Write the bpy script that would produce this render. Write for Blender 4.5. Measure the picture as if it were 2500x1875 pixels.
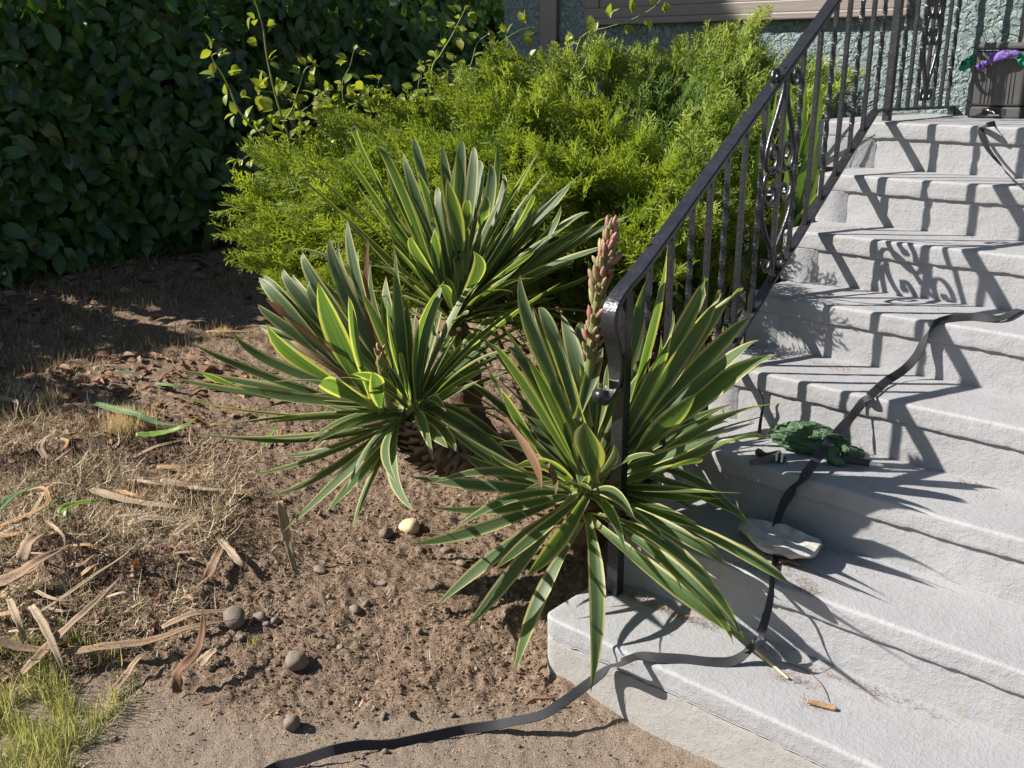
import bpy, math, random
import numpy as np
from mathutils import Vector, Matrix

for o in list(bpy.data.objects): bpy.data.objects.remove(o)
sc = bpy.context.scene
COL = sc.collection
PI = math.pi

# ---------------------------------------------------------------- camera
FPX = 2484.0
PITCH = math.atan(782/FPX); YAW = math.radians(42.2)
FW = np.array([-math.sin(YAW)*math.cos(PITCH), math.cos(YAW)*math.cos(PITCH), -math.sin(PITCH)])
RT = np.array([math.cos(YAW), math.sin(YAW), 0.0]); UP = np.cross(RT, FW)
CZ = 1.6127
CAM = np.array([0, 0, CZ])
cd = bpy.data.cameras.new('camera'); cd.sensor_width = 36; cd.lens = FPX/2500*36; cd.clip_start = .05; cd.clip_end = 500
co = bpy.data.objects.new('camera', cd); COL.objects.link(co)
co.matrix_world = Matrix(((RT[0], UP[0], -FW[0], 0), (RT[1], UP[1], -FW[1], 0), (RT[2], UP[2], -FW[2], CZ), (0, 0, 0, 1)))
sc.camera = co

# ---------------------------------------------------------------- light
SUN_AZ = math.radians(129)      # direction of travel of the light, measured from -Y towards +X
SUN_EL = math.radians(37)
TRAVEL = Vector((math.sin(SUN_AZ)*math.cos(SUN_EL), -math.cos(SUN_AZ)*math.cos(SUN_EL), -math.sin(SUN_EL)))
w = bpy.data.worlds.new('World'); sc.world = w; w.use_nodes = True
nt = w.node_tree
sky = nt.nodes.new('ShaderNodeTexSky'); sky.sky_type = 'NISHITA'; sky.sun_disc = False
sky.sun_elevation = SUN_EL
sky.sun_rotation = math.atan2(-TRAVEL.x, -TRAVEL.y)
sky.air_density = 1.0; sky.dust_density = .6
nt.links.new(sky.outputs[0], nt.nodes['Background'].inputs[0])
nt.nodes['Background'].inputs[1].default_value = 0.05
sl = bpy.data.lights.new('sun', 'SUN'); sl.energy = 5.0; sl.angle = math.radians(.5); sl.color = (1, .945, .87)
so = bpy.data.objects.new('sun', sl); COL.objects.link(so)
so.rotation_mode = 'QUATERNION'; so.rotation_quaternion = TRAVEL.to_track_quat('-Z', 'Y')
so.location = (-6, -4, 8)
sc.view_settings.view_transform = 'Standard'; sc.view_settings.look = 'None'
sc.view_settings.gamma = 1; sc.view_settings.use_curve_mapping = False
sc.view_settings.exposure = 1.15
sc.render.engine = 'CYCLES'
sc.cycles.max_bounces = 6; sc.cycles.transmission_bounces = 4; sc.cycles.transparent_max_bounces = 4

# ---------------------------------------------------------------- measuring helpers (photo pixel -> place in the garden)
def ray(u, v): return FW+RT*(u-1250)/FPX-UP*(v-937.5)/FPX
def onz(u, v, z): d = ray(u, v); return CAM+d*(z-CZ)/d[2]
def ony(u, v, y): d = ray(u, v); return CAM+d*y/d[1]
def onx(u, v, x): d = ray(u, v); return CAM+d*x/d[0]
def atD(u, v, D): d = ray(u, v); return CAM+d*D/math.hypot(d[0], d[1])
def V3(a): return Vector((float(a[0]), float(a[1]), float(a[2])))

rng = np.random.RandomState(7); random.seed(7)

# ---------------------------------------------------------------- noise in numpy
def _h(i, j, k, s):
    n = (i*73856093) ^ (j*19349663) ^ (k*83492791) ^ (s*2654435)
    n = (n ^ (n >> 13))*1274126177 & 0x7fffffff
    n = (n ^ (n >> 16)) & 0x7fffffff
    return n/float(0x7fffffff)
def vnoise(x, y, z=0., s=0):
    x, y, z = np.broadcast_arrays(np.asarray(x, float), np.asarray(y, float), np.asarray(z, float))
    xi = np.floor(x).astype(np.int64); yi = np.floor(y).astype(np.int64); zi = np.floor(z).astype(np.int64)
    fx = x-xi; fy = y-yi; fz = z-zi
    fx = fx*fx*(3-2*fx); fy = fy*fy*(3-2*fy); fz = fz*fz*(3-2*fz)
    def c(a, b, d): return _h(xi+a, yi+b, zi+d, s)
    x00 = c(0,0,0)*(1-fx)+c(1,0,0)*fx; x10 = c(0,1,0)*(1-fx)+c(1,1,0)*fx
    x01 = c(0,0,1)*(1-fx)+c(1,0,1)*fx; x11 = c(0,1,1)*(1-fx)+c(1,1,1)*fx
    return ((x00*(1-fy)+x10*fy)*(1-fz)+(x01*(1-fy)+x11*fy)*fz)*2-1
def fbm(x, y, z=0., f=1., octv=4, s=0, gain=.5):
    r = 0; a = 1.
    for o in range(octv):
        r = r+a*vnoise(np.asarray(x)*f, np.asarray(y)*f, np.asarray(z)*f, s+o*17); f *= 2.03; a *= gain
    return r

# ---------------------------------------------------------------- mesh helpers
def mesh_np(name, V, F, UV=None, smooth=False, attr=None, mats=None, midx=None):
    """V (n,3), F (m,k) same polygon size"""
    V = np.asarray(V, np.float32); F = np.asarray(F, np.int32); k = F.shape[1]
    me = bpy.data.meshes.new(name)
    me.vertices.add(len(V)); me.vertices.foreach_set('co', V.ravel())
    me.loops.add(F.size); me.loops.foreach_set('vertex_index', F.ravel())
    me.polygons.add(len(F)); me.polygons.foreach_set('loop_start', np.arange(0, F.size, k, dtype=np.int32))
    me.polygons.foreach_set('use_smooth', np.full(len(F), smooth, bool))
    if midx is not None: me.polygons.foreach_set('material_index', np.asarray(midx, np.int32))
    if UV is not None:
        uv = me.uv_layers.new(name='UVMap'); uv.data.foreach_set('uv', np.asarray(UV, np.float32)[F.ravel()].ravel())
    if attr is not None:
        a = me.attributes.new('rnd', 'FLOAT', 'POINT'); a.data.foreach_set('value', np.asarray(attr, np.float32))
    me.update(calc_edges=True); me.validate()
    for m in (mats or []): me.materials.append(m)
    return me
class MB:
    """collects shapes for ONE mesh object"""
    def __init__(s): s.v = []; s.f = []; s.uv = []; s.m = []; s.n = 0
    def add(s, V, F, UV=None, m=0):
        V = np.asarray(V, float)
        s.v.append(V); s.f += [tuple(i+s.n for i in f) for f in F]; s.m += [m]*len(F)
        s.uv.append(np.zeros((len(V), 2)) if UV is None else np.asarray(UV, float)); s.n += len(V)
        return s
    def box(s, a, b, m=0):
        (x0, y0, z0), (x1, y1, z1) = a, b
        return s.add([(x0,y0,z0),(x1,y0,z0),(x1,y1,z0),(x0,y1,z0),(x0,y0,z1),(x1,y0,z1),(x1,y1,z1),(x0,y1,z1)],
              [(0,3,2,1),(4,5,6,7),(0,1,5,4),(1,2,6,5),(2,3,7,6),(3,0,4,7)], m=m)
    def sweep(s, pts, prof, frames=None, closed=True, caps=True, upv=(0, 0, 1), scale=None, twist=None, m=0, uv=True):
        """prof: list of (a,b) in the plane of (side, up)"""
        P = np.asarray(pts, float); n = len(P); pr = np.asarray(prof, float); k = len(pr)
        T = np.gradient(P, axis=0); T /= np.linalg.norm(T, axis=1)[:, None]+1e-12
        V = []; U = []; up = np.array(upv, float)
        prev = None
        for i in range(n):
            t = T[i]
            if frames is not None: side = np.asarray(frames[i], float)
            elif prev is None:
                side = np.cross(t, up)
                if np.linalg.norm(side) < 1e-4: side = np.cross(t, (1, 0, 0))
            else: side = prev-t*(prev@t)
            side = side-t*(side@t); side /= np.linalg.norm(side)+1e-12; prev = side
            u2 = np.cross(side, t)
            sc_ = 1 if scale is None else scale[i]
            a = 0 if twist is None else twist[i]
            c, q = math.cos(a), math.sin(a)
            for j in range(k):
                x = (pr[j, 0]*c-pr[j, 1]*q)*sc_; y = (pr[j, 0]*q+pr[j, 1]*c)*sc_
                V.append(P[i]+side*x+u2*y); U.append((j/max(1, k-1), i/(n-1)))
        F = []
        kk = k if closed else k-1
        for i in range(n-1):
            for j in range(kk):
                a_ = i*k+j; b_ = i*k+(j+1) % k
                F.append((a_, b_, b_+k, a_+k))
        if caps and closed: F.append(tuple(range(k-1, -1, -1))); F.append(tuple(range((n-1)*k, n*k)))
        return s.add(V, F, U, m)
    def tube(s, pts, r, k=6, m=0, **kw):
        pr = [(math.cos(2*PI*j/k), math.sin(2*PI*j/k)) for j in range(k)]
        n = len(pts); rr = [r]*n if np.isscalar(r) else list(r)
        return s.sweep(pts, pr, scale=rr, m=m, **kw)
    def mesh(s, name, mats, smooth=False):
        me = bpy.data.meshes.new(name)
        me.from_pydata(np.concatenate(s.v).tolist(), [], s.f)
        uv = me.uv_layers.new(name='UVMap'); U = np.concatenate(s.uv)
        li = np.empty(len(me.loops), np.int32); me.loops.foreach_get('vertex_index', li)
        uv.data.foreach_set('uv', U[li].astype(np.float32).ravel())
        for m in (mats if isinstance(mats, (list, tuple)) else [mats]): me.materials.append(m)
        me.polygons.foreach_set('material_index', s.m)
        if smooth: me.polygons.foreach_set('use_smooth', [True]*len(me.polygons))
        me.update(); return me
    def build(s, name, mats, parent=None, smooth=False, **tg): return link(name, s.mesh(name, mats, smooth), parent, **tg)
def link(name, me, parent=None, loc=None, **tg):
    o = bpy.data.objects.new(name, me); COL.objects.link(o)
    if parent is not None: o.parent = parent
    if loc is not None: o.location = loc
    for k, v in tg.items():
        if v is not None: o[k] = v
    return o
def empty(name, loc, **tg):
    o = bpy.data.objects.new(name, None); COL.objects.link(o); o.location = loc; o.empty_display_size = .1
    for k, v in tg.items():
        if v is not None: o[k] = v
    return o
def recentre(o, base):
    """put the origin of a top-level mesh object at its base"""
    b = V3(base); o.data.transform(Matrix.Translation(-b)); o.location = b; return o
def adopt(o, root):
    o.parent = root; o.matrix_parent_inverse = Matrix.Translation(-Vector(root.location)); return o
def bevel(o, wd, seg=2, ang=35):
    m = o.modifiers.new('bevel', 'BEVEL'); m.width = wd; m.segments = seg; m.limit_method = 'ANGLE'; m.angle_limit = math.radians(ang); return o
def catmull(P, n=8):
    P = [np.asarray(p, float) for p in P]
    Q = [2*P[0]-P[1]]+P+[2*P[-1]-P[-2]]; out = []
    for i in range(1, len(Q)-2):
        a, b, c, d = Q[i-1:i+3]
        for k in range(n):
            t = k/n
            out.append(.5*((2*b)+(c-a)*t+(2*a-5*b+4*c-d)*t*t+(3*b-3*c+d-a)*t**3))
    out.append(P[-1]); return np.array(out)
def scatter(tV, tF, pos, R, S):
    """copies of one small template, joined; returns V,F"""
    tV = np.asarray(tV, float); tF = np.asarray(tF, int); n = len(pos)
    if np.ndim(S) == 1: S = np.repeat(np.asarray(S)[:, None], 3, 1)
    V = np.einsum('nij,nkj->nki', R, tV[None]*S[:, None, :])+pos[:, None, :]
    F = tF[None]+(np.arange(n)*len(tV))[:, None, None]
    return V.reshape(-1, 3), F.reshape(-1, tF.shape[1])
def basis(t, nrm):
    """rotation with local Y along t, local Z near nrm"""
    t = t/(np.linalg.norm(t, axis=1)[:, None]+1e-9)
    n = nrm-t*np.sum(t*nrm, 1)[:, None]; n /= np.linalg.norm(n, axis=1)[:, None]+1e-9
    x = np.cross(t, n)
    return np.stack([x, t, n], axis=2)
def randrot(n):
    q = rng.normal(size=(n, 4)); q /= np.linalg.norm(q, axis=1)[:, None]; a, b, c, d = q.T
    return np.stack([np.stack([1-2*(c*c+d*d), 2*(b*c-a*d), 2*(b*d+a*c)], 1), np.stack([2*(b*c+a*d), 1-2*(b*b+d*d), 2*(c*d-a*b)], 1), np.stack([2*(b*d-a*c), 2*(c*d+a*b), 1-2*(b*b+c*c)], 1)], 1)

# ---------------------------------------------------------------- materials
class M_:
    def __init__(s, name):
        s.m = bpy.data.materials.new(name); s.m.use_nodes = True; s.t = s.m.node_tree; s.b = s.t.nodes['Principled BSDF']; s.out = s.t.nodes['Material Output']
    def n(s, typ, **kw):
        nd = s.t.nodes.new(typ)
        for k, v in kw.items(): setattr(nd, k, v)
        return nd
    def l(s, a, b): s.t.links.new(a, b)
    def coord(s, kind='Object', scale=(1, 1, 1)):
        tc = s.n('ShaderNodeTexCoord'); mp = s.n('ShaderNodeMapping'); mp.inputs['Scale'].default_value = scale
        s.l(tc.outputs[kind], mp.inputs[0]); return mp.outputs[0]
    def geo(s): return s.n('ShaderNodeNewGeometry').outputs['Position']
    def noise(s, vec, scale, det=4, rough=.55, dist=0):
        nd = s.n('ShaderNodeTexNoise'); nd.inputs['Scale'].default_value = scale; nd.inputs['Detail'].default_value = det
        nd.inputs['Roughness'].default_value = rough; nd.inputs['Distortion'].default_value = dist; s.l(vec, nd.inputs['Vector']); return nd.outputs[0]
    def voro(s, vec, scale, feat='F1'):
        nd = s.n('ShaderNodeTexVoronoi'); nd.feature = feat; nd.inputs['Scale'].default_value = scale; s.l(vec, nd.inputs['Vector']); return nd
    def ramp(s, fac, stops, interp='LINEAR'):
        nd = s.n('ShaderNodeValToRGB'); cr = nd.color_ramp; cr.interpolation = interp
        while len(cr.elements) < len(stops): cr.elements.new(.5)
        for e, (p, c) in zip(cr.elements, stops):
            e.position = p; e.color = (c, c, c, 1) if np.isscalar(c) else (*c, 1)
        s.l(fac, nd.inputs[0]); return nd.outputs[0]
    def mix(s, fac, a, b, mode='MIX'):
        nd = s.n('ShaderNodeMix', data_type='RGBA', blend_type=mode)
        for sock, val in ((nd.inputs[0], fac), (nd.inputs[6], a), (nd.inputs[7], b)):
            if hasattr(val, 'is_linked'): s.l(val, sock)
            elif np.isscalar(val): sock.default_value = val
            else: sock.default_value = (*val, 1)
        return nd.outputs[2]
    def math(s, op, a, b=0):
        nd = s.n('ShaderNodeMath', operation=op)
        for sock, val in ((nd.inputs[0], a), (nd.inputs[1], b)):
            if hasattr(val, 'is_linked'): s.l(val, sock)
            else: sock.default_value = val
        return nd.outputs[0]
    def attr(s, name='rnd'): 
        a = s.n('ShaderNodeAttribute'); a.attribute_name = name; return a.outputs['Fac']
    def orand(s): return s.n('ShaderNodeObjectInfo').outputs['Random']
    def bump(s, h, strength=.4, dist=.01, prev=None):
        nd = s.n('ShaderNodeBump'); nd.inputs['Strength'].default_value = strength; nd.inputs['Distance'].default_value = dist
        s.l(h, nd.inputs['Height'])
        if prev is not None: s.l(prev, nd.inputs['Normal'])
        s.l(nd.outputs[0], s.b.inputs['Normal']); return nd.outputs[0]
    def col(s, c):
        if hasattr(c, 'is_linked'): s.l(c, s.b.inputs['Base Color'])
        else: s.b.inputs['Base Color'].default_value = (*c, 1)
        s._c = c
    def set(s, rough=.6, spec=.5, metal=0):
        s.b.inputs['Specular IOR Level'].default_value = spec; s.b.inputs['Metallic'].default_value = metal
        if hasattr(rough, 'is_linked'): s.l(rough, s.b.inputs['Roughness'])
        else: s.b.inputs['Roughness'].default_value = rough
        return s
    def translucent(s, fac, tint=(1.15, 1.25, .55), normal=None):
        tr = s.n('ShaderNodeBsdfTranslucent'); mx = s.n('ShaderNodeMixShader')
        c = s.mix(1.0, s._c, tint, 'MULTIPLY'); s.l(c, tr.inputs[0]); mx.inputs[0].default_value = fac
        s.l(s.b.outputs[0], mx.inputs[1]); s.l(tr.outputs[0], mx.inputs[2]); s.l(mx.outputs[0], s.out.inputs[0])
        if normal is not None: s.l(normal, tr.inputs['Normal'])
        return s

def mat_soil():
    m = M_('dry_soil'); g = m.geo()
    n1 = m.noise(g, 2.2, 5, .6); n2 = m.noise(g, 45, 5, .7); n3 = m.noise(g, 260, 3, .7)
    c = m.ramp(n2, [(.32, (.11, .072, .048)), (.5, (.245, .172, .118)), (.68, (.41, .305, .22))])
    c = m.mix(m.ramp(n1, [(.4, 0), (.62, 1)]), c, m.mix(.5, c, (.23, .165, .12)))
    v = m.voro(g, 210); spk = m.ramp(v.outputs['Color'], [(.0, .0), (.80, 0), (.9, 1)])
    c = m.mix(m.math('MULTIPLY', spk, .55), c, (.42, .34, .27))
    # smoother, greyer, finely gritted walked ground close to the steps
    pth = m.attr('rnd')
    gr = m.ramp(m.noise(g, 420, 2, .8), [(.3, (.15, .112, .083)), (.5, (.28, .218, .165)), (.72, (.48, .40, .32))])
    c = m.mix(pth, c, gr)
    m.col(c); m.set(.95, .15)
    b = m.bump(n2, 1., .016); b = m.bump(m.noise(g, 110, 4, .75), 1., .008, b); m.bump(n3, 1., .005, b); return m.m
def mat_paint(name, base, dirt=(.22, .17, .125), amt=.38):
    m = M_(name); g = m.geo()
    n1 = m.noise(g, 3, 5, .6); n2 = m.noise(g, 14, 5, .65)
    c = m.mix(m.ramp(n1, [(.3, 0), (.7, 1)]), base, tuple(x*.90 for x in base))
    c = m.mix(m.ramp(n2, [(.55, 0), (.78, amt)]), c, dirt)
    n4 = m.noise(g, 5.5, 6, .7, .4); c = m.mix(m.ramp(n4, [(.52, 0), (.72, .30)]), c, tuple(x*.72 for x in base))
    sp = m.voro(g, 60); c = m.mix(m.ramp(sp.outputs['Distance'], [(0, .55), (.07, .55), (.10, 0)]), c, m.mix(m.ramp(sp.outputs['Color'], [(0,0),(.86,0),(.9,1)]), c, (.13, .10, .08)))
    m.col(c); m.set(.72, .35)
    a = m.bump(m.noise(g, 26, 3, .5), .3, .004); a = m.bump(m.ramp(m.noise(g, 75, 4, .65), [(.45, 0), (.68, 1)]), .40, .0022, a); m.bump(m.noise(g, 300, 3, .7), .45, .001, a)
    return m.m
def mat_stucco():
    m = M_('teal_stucco'); g = m.geo()
    n1 = m.noise(g, 4, 4, .6); c = m.mix(n1, (.135, .182, .178), (.155, .205, .198)); m.col(c); m.set(.42, .5)
    n2 = m.noise(g, 38, 3, .5, .6); n3 = m.noise(g, 95, 3, .5)
    a = m.bump(m.ramp(n2, [(.42, 0), (.62, 1)]), .9, .012); m.bump(n3, .6, .005, a); return m.m
def mat_iron():
    m = M_('black_painted_iron'); g = m.geo()
    n = m.noise(g, 60, 4, .6); m.col(m.mix(m.ramp(n, [(.6, 0), (.8, 1)]), (.014, .014, .018), (.030, .029, .031)))
    m.set(m.ramp(m.noise(g, 25, 3), [(.3, .22), (.7, .42)]), .6)
    a = m.bump(m.noise(g, 70, 3, .6), .5, .004); m.bump(m.noise(g, 300, 2, .6), .3, .001, a); return m.m
def mat_plain(name, c, rough=.6, spec=.4, var=.2, sc_=20, bump=.3, bs=60, bd=.003):
    m = M_(name); g = m.coord('Object'); n = m.noise(g, sc_, 4, .6)
    m.col(m.mix(m.ramp(n, [(.3, 0), (.7, 1)]), tuple(x*(1-var) for x in c), tuple(min(1, x*(1+var)) for x in c))); m.set(rough, spec)
    if bump: m.bump(m.noise(g, bs, 4, .6), bump, bd)
    return m.m
def mat_trim(): 
    m = M_('taupe_painted_wood'); g = m.geo()
    mp = m.n('ShaderNodeMapping'); mp.inputs['Scale'].default_value = (1.5, 14, 40); m.l(g, mp.inputs[0])
    n = m.noise(mp.outputs[0], 3, 4, .6)
    m.col(m.mix(n, (.165, .138, .122), (.205, .172, .152))); m.set(.5, .4); m.bump(n, .4, .004); return m.m

def mat_yucca():
    m = M_('variegated_yucca_leaf'); uv = m.coord('UV'); sep = m.n('ShaderNodeSeparateXYZ'); m.l(uv, sep.inputs[0])
    u, v = sep.outputs[0], sep.outputs[1]
    r = m.orand(); oi = m.n('ShaderNodeCombineXYZ'); m.l(m.math('MULTIPLY', r, 37), oi.inputs[0]); m.l(m.math('MULTIPLY', r, 91), oi.inputs[1])
    add = m.n('ShaderNodeVectorMath', operation='ADD'); m.l(uv, add.inputs[0]); m.l(oi.outputs[0], add.inputs[1])
    def scaled(x, y):
        mp = m.n('ShaderNodeMapping'); mp.inputs['Scale'].default_value = (x, y, 1); m.l(add.outputs[0], mp.inputs[0]); return mp.outputs[0]
    stripes = m.noise(scaled(16, .5), 1, 3, .6)
    green = m.mix(m.ramp(r, [(0, 0), (1, 1)]), (.036, .074, .026), (.070, .122, .038))
    c = m.mix(m.ramp(stripes, [(.4, 0), (.62, .8)]), green, (.13, .18, .09))
    # distance from the middle of the blade, wobbled
    e = m.math('ABSOLUTE', m.math('SUBTRACT', u, .5)); e = m.math('ADD', e, m.math('MULTIPLY', m.math('SUBTRACT', m.noise(scaled(2, 1.2), 1, 3), .5), .16))
    c = m.mix(m.ramp(e, [(.31, 0), (.36, .45), (.42, .9)]), c, (.42, .41, .19))
    c = m.mix(m.ramp(e, [(.455, 0), (.49, .7)]), c, (.36, .26, .08))
    # pale glaucous bloom and pale streaks near the base
    c = m.mix(m.ramp(v, [(.0, .8), (.16, 0)]), c, (.36, .38, .18))
    # brown pointed tip
    c = m.mix(m.ramp(v, [(.93, 0), (.975, 1)]), c, (.20, .11, .05))
    bl = m.ramp(m.noise(scaled(3, 5), 1, 4, .7), [(.66, 0), (.72, .8)]); c = m.mix(m.math('MULTIPLY', bl, m.ramp(e, [(.2, 0), (.4, 1)])), c, (.22, .13, .06))
    # dark spots on some of the leaves
    vo = m.voro(scaled(5, 30), 1); sp = m.ramp(vo.outputs['Distance'], [(.11, 1), (.17, 0)])
    on = m.math('MULTIPLY', sp, m.ramp(r, [(.2, 0), (.35, 1)])); on = m.math('MULTIPLY', on, m.ramp(vo.outputs['Color'], [(.35, 0), (.5, 1)]))
    on = m.math('MULTIPLY', on, m.ramp(m.noise(scaled(1, 4), 1, 2), [(.48, 0), (.6, 1)]))
    c = m.mix(on, c, (.025, .017, .012))
    m.col(c); m.set(m.ramp(stripes, [(.3, .40), (.7, .55)]), .45)
    m.bump(m.noise(scaled(30, .3), 1, 2), .35, .003)
    m.translucent(.38, (1.6, 1.8, .55)); return m.m
def mat_leaf(name, c1, c2, rough=.4, spec=.5, tr=.3, tint=(1.5, 1.7, .4), mid=None, use='rnd', bump=0):
    m = M_(name); r = m.attr('rnd') if use == 'rnd' else m.orand()
    c = m.mix(r, c1, c2)
    if mid is not None:
        uv = m.coord('UV'); sep = m.n('ShaderNodeSeparateXYZ'); m.l(uv, sep.inputs[0])
        e = m.math('ABSOLUTE', m.math('SUBTRACT', sep.outputs[0], .5)); c = m.mix(m.ramp(e, [(.02, .8), (.05, 0)]), c, mid)
    m.col(c); m.set(rough, spec)
    if bump: m.bump(m.noise(m.geo(), 90, 3), bump, .004)
    if tr: m.translucent(tr, tint)
    return m.m
def mat_dead(name, cols, tr=.12, use='obj', spots=False):
    m = M_(name); r = m.orand() if use == 'obj' else m.attr('rnd')
    uv = m.coord('UV'); mp = m.n('ShaderNodeMapping'); mp.inputs['Scale'].default_value = (12, 1.2, 1); m.l(uv, mp.inputs[0])
    st = m.noise(mp.outputs[0], 1, 3)
    c = m.ramp(r, [(i/(len(cols)-1), k) for i, k in enumerate(cols)])
    c = m.mix(m.ramp(st, [(.38, 0), (.6, .75)]), c, m.mix(1., c, (.55, .45, .4), 'MULTIPLY'))
    if spots:
        g = m.geo(); vo = m.voro(g, 130); c = m.mix(m.math('MULTIPLY', m.ramp(vo.outputs['Distance'], [(.18, 1), (.3, 0)]), m.ramp(vo.outputs['Color'], [(.5, 0), (.6, .8)])), c, (.05, .03, .02))
    m.col(c); m.set(.75, .25); m.bump(m.noise(m.geo(), 120, 3), .4, .003)
    if tr: m.translucent(tr, (1.3, 1.0, .6))
    return m.m
SOIL = mat_soil(); PAINT = mat_paint('grey_step_paint', (.295, .295, .304)); CONC = mat_paint('bare_concrete', (.30, .29, .272), amt=.35)
STUCCO = mat_stucco(); IRON = mat_iron(); TRIM = mat_trim(); YUC = mat_yucca()
BARK = mat_plain('fibrous_brown_bark', (.12, .075, .05), .9, .15, .4, 30, .9, 80, .01)
SCALE = mat_plain('dry_leaf_base', (.20, .165, .135), .85, .2, .35, 40, .5, 90, .003)

# ================================================================ GROUND
def smooth(a, b, x): t = np.clip((x-a)/(b-a), 0, 1); return t*t*(3-2*t)
def gbase(x, y):
    D = np.hypot(x, y); return np.where(D > 2.4, .085*(np.minimum(D, 14)-2.4), 0)*smooth(2.2, 3.2, D)
RISE, RUN, YF = .175, .28965, 1.8841
def loose(x, y):
    """1 on dug loose soil, 0 on the trodden gritty strip in front"""
    # boundary line roughly from left-front to the foot of the steps
    a = onz(0, 1735, 0)[:2]; b = onz(1300, 1745, 0)[:2]
    n = np.array([-(b-a)[1], (b-a)[0]]); n /= np.linalg.norm(n)
    if n@(-a) > 0: n = -n
    s = (x-a[0])*n[0]+(y-a[1])*n[1]
    s = s+.09*fbm(x, y, 0, 3.2, 3, 5)
    return smooth(-.06, .10, s)
def gz(x, y, fine=True):
    x = np.asarray(x, float); y = np.asarray(y, float)
    L = loose(x, y); z = gbase(x, y)
    # raked up heap of roots and straw at the left
    p = onz(330, 1430, 0); z = z+.055*np.exp(-((x-p[0])**2+(y-p[1])**2)/.22)
    z = z+.012*fbm(x, y, 0, 1.6, 3, 3)
    if fine:
        z = z+L*(.011*fbm(x, y, 0, 6, 4, 11, .6)+.0065*fbm(x, y, 0, 38, 3, 21, .6))+(1-L)*.003*fbm(x, y, 0, 30, 3, 31)
    return z-.012*(1-L)
def gpt(u, v):
    """place on the ground seen at photo pixel (u,v)"""
    z = 0.
    for _ in range(12):
        p = onz(u, v, z); z = .5*z+.5*float(gz(p[0], p[1], False))
    return np.array([p[0], p[1], float(gz(p[0], p[1]))])
r1 = np.exp(np.linspace(math.log(1.05), math.log(8.5), 430)); r2 = np.array([.02, .4, .8]); r3 = np.array([9.5, 11, 14, 20, 32, 60, 120, 220])
radii = np.concatenate([r2, r1, r3])
a_in = np.linspace(-.72, .72, 680); a_out = np.linspace(.76, 2*PI-.76, 60); ang = np.concatenate([a_in, a_out])+YAW
A, Rr = np.meshgrid(ang, radii); X = -np.sin(A)*Rr; Y = np.cos(A)*Rr
Z = gz(X, Y); L = loose(X, Y)
na, nr = len(ang), len(radii)
i, j = np.meshgrid(np.arange(nr-1), np.arange(na), indexing='ij'); j2 = (j+1) % na
F = np.stack([i*na+j, i*na+j2, (i+1)*na+j2, (i+1)*na+j], -1).reshape(-1, 4)
V = np.stack([X, Y, Z], -1).reshape(-1, 3)
me = mesh_np('ground', V, F, smooth=True, attr=(1-L).ravel(), mats=[SOIL])
link('ground', me, kind='structure', label='bare brown garden soil, dug loose and sloping up towards the hedge')

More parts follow.
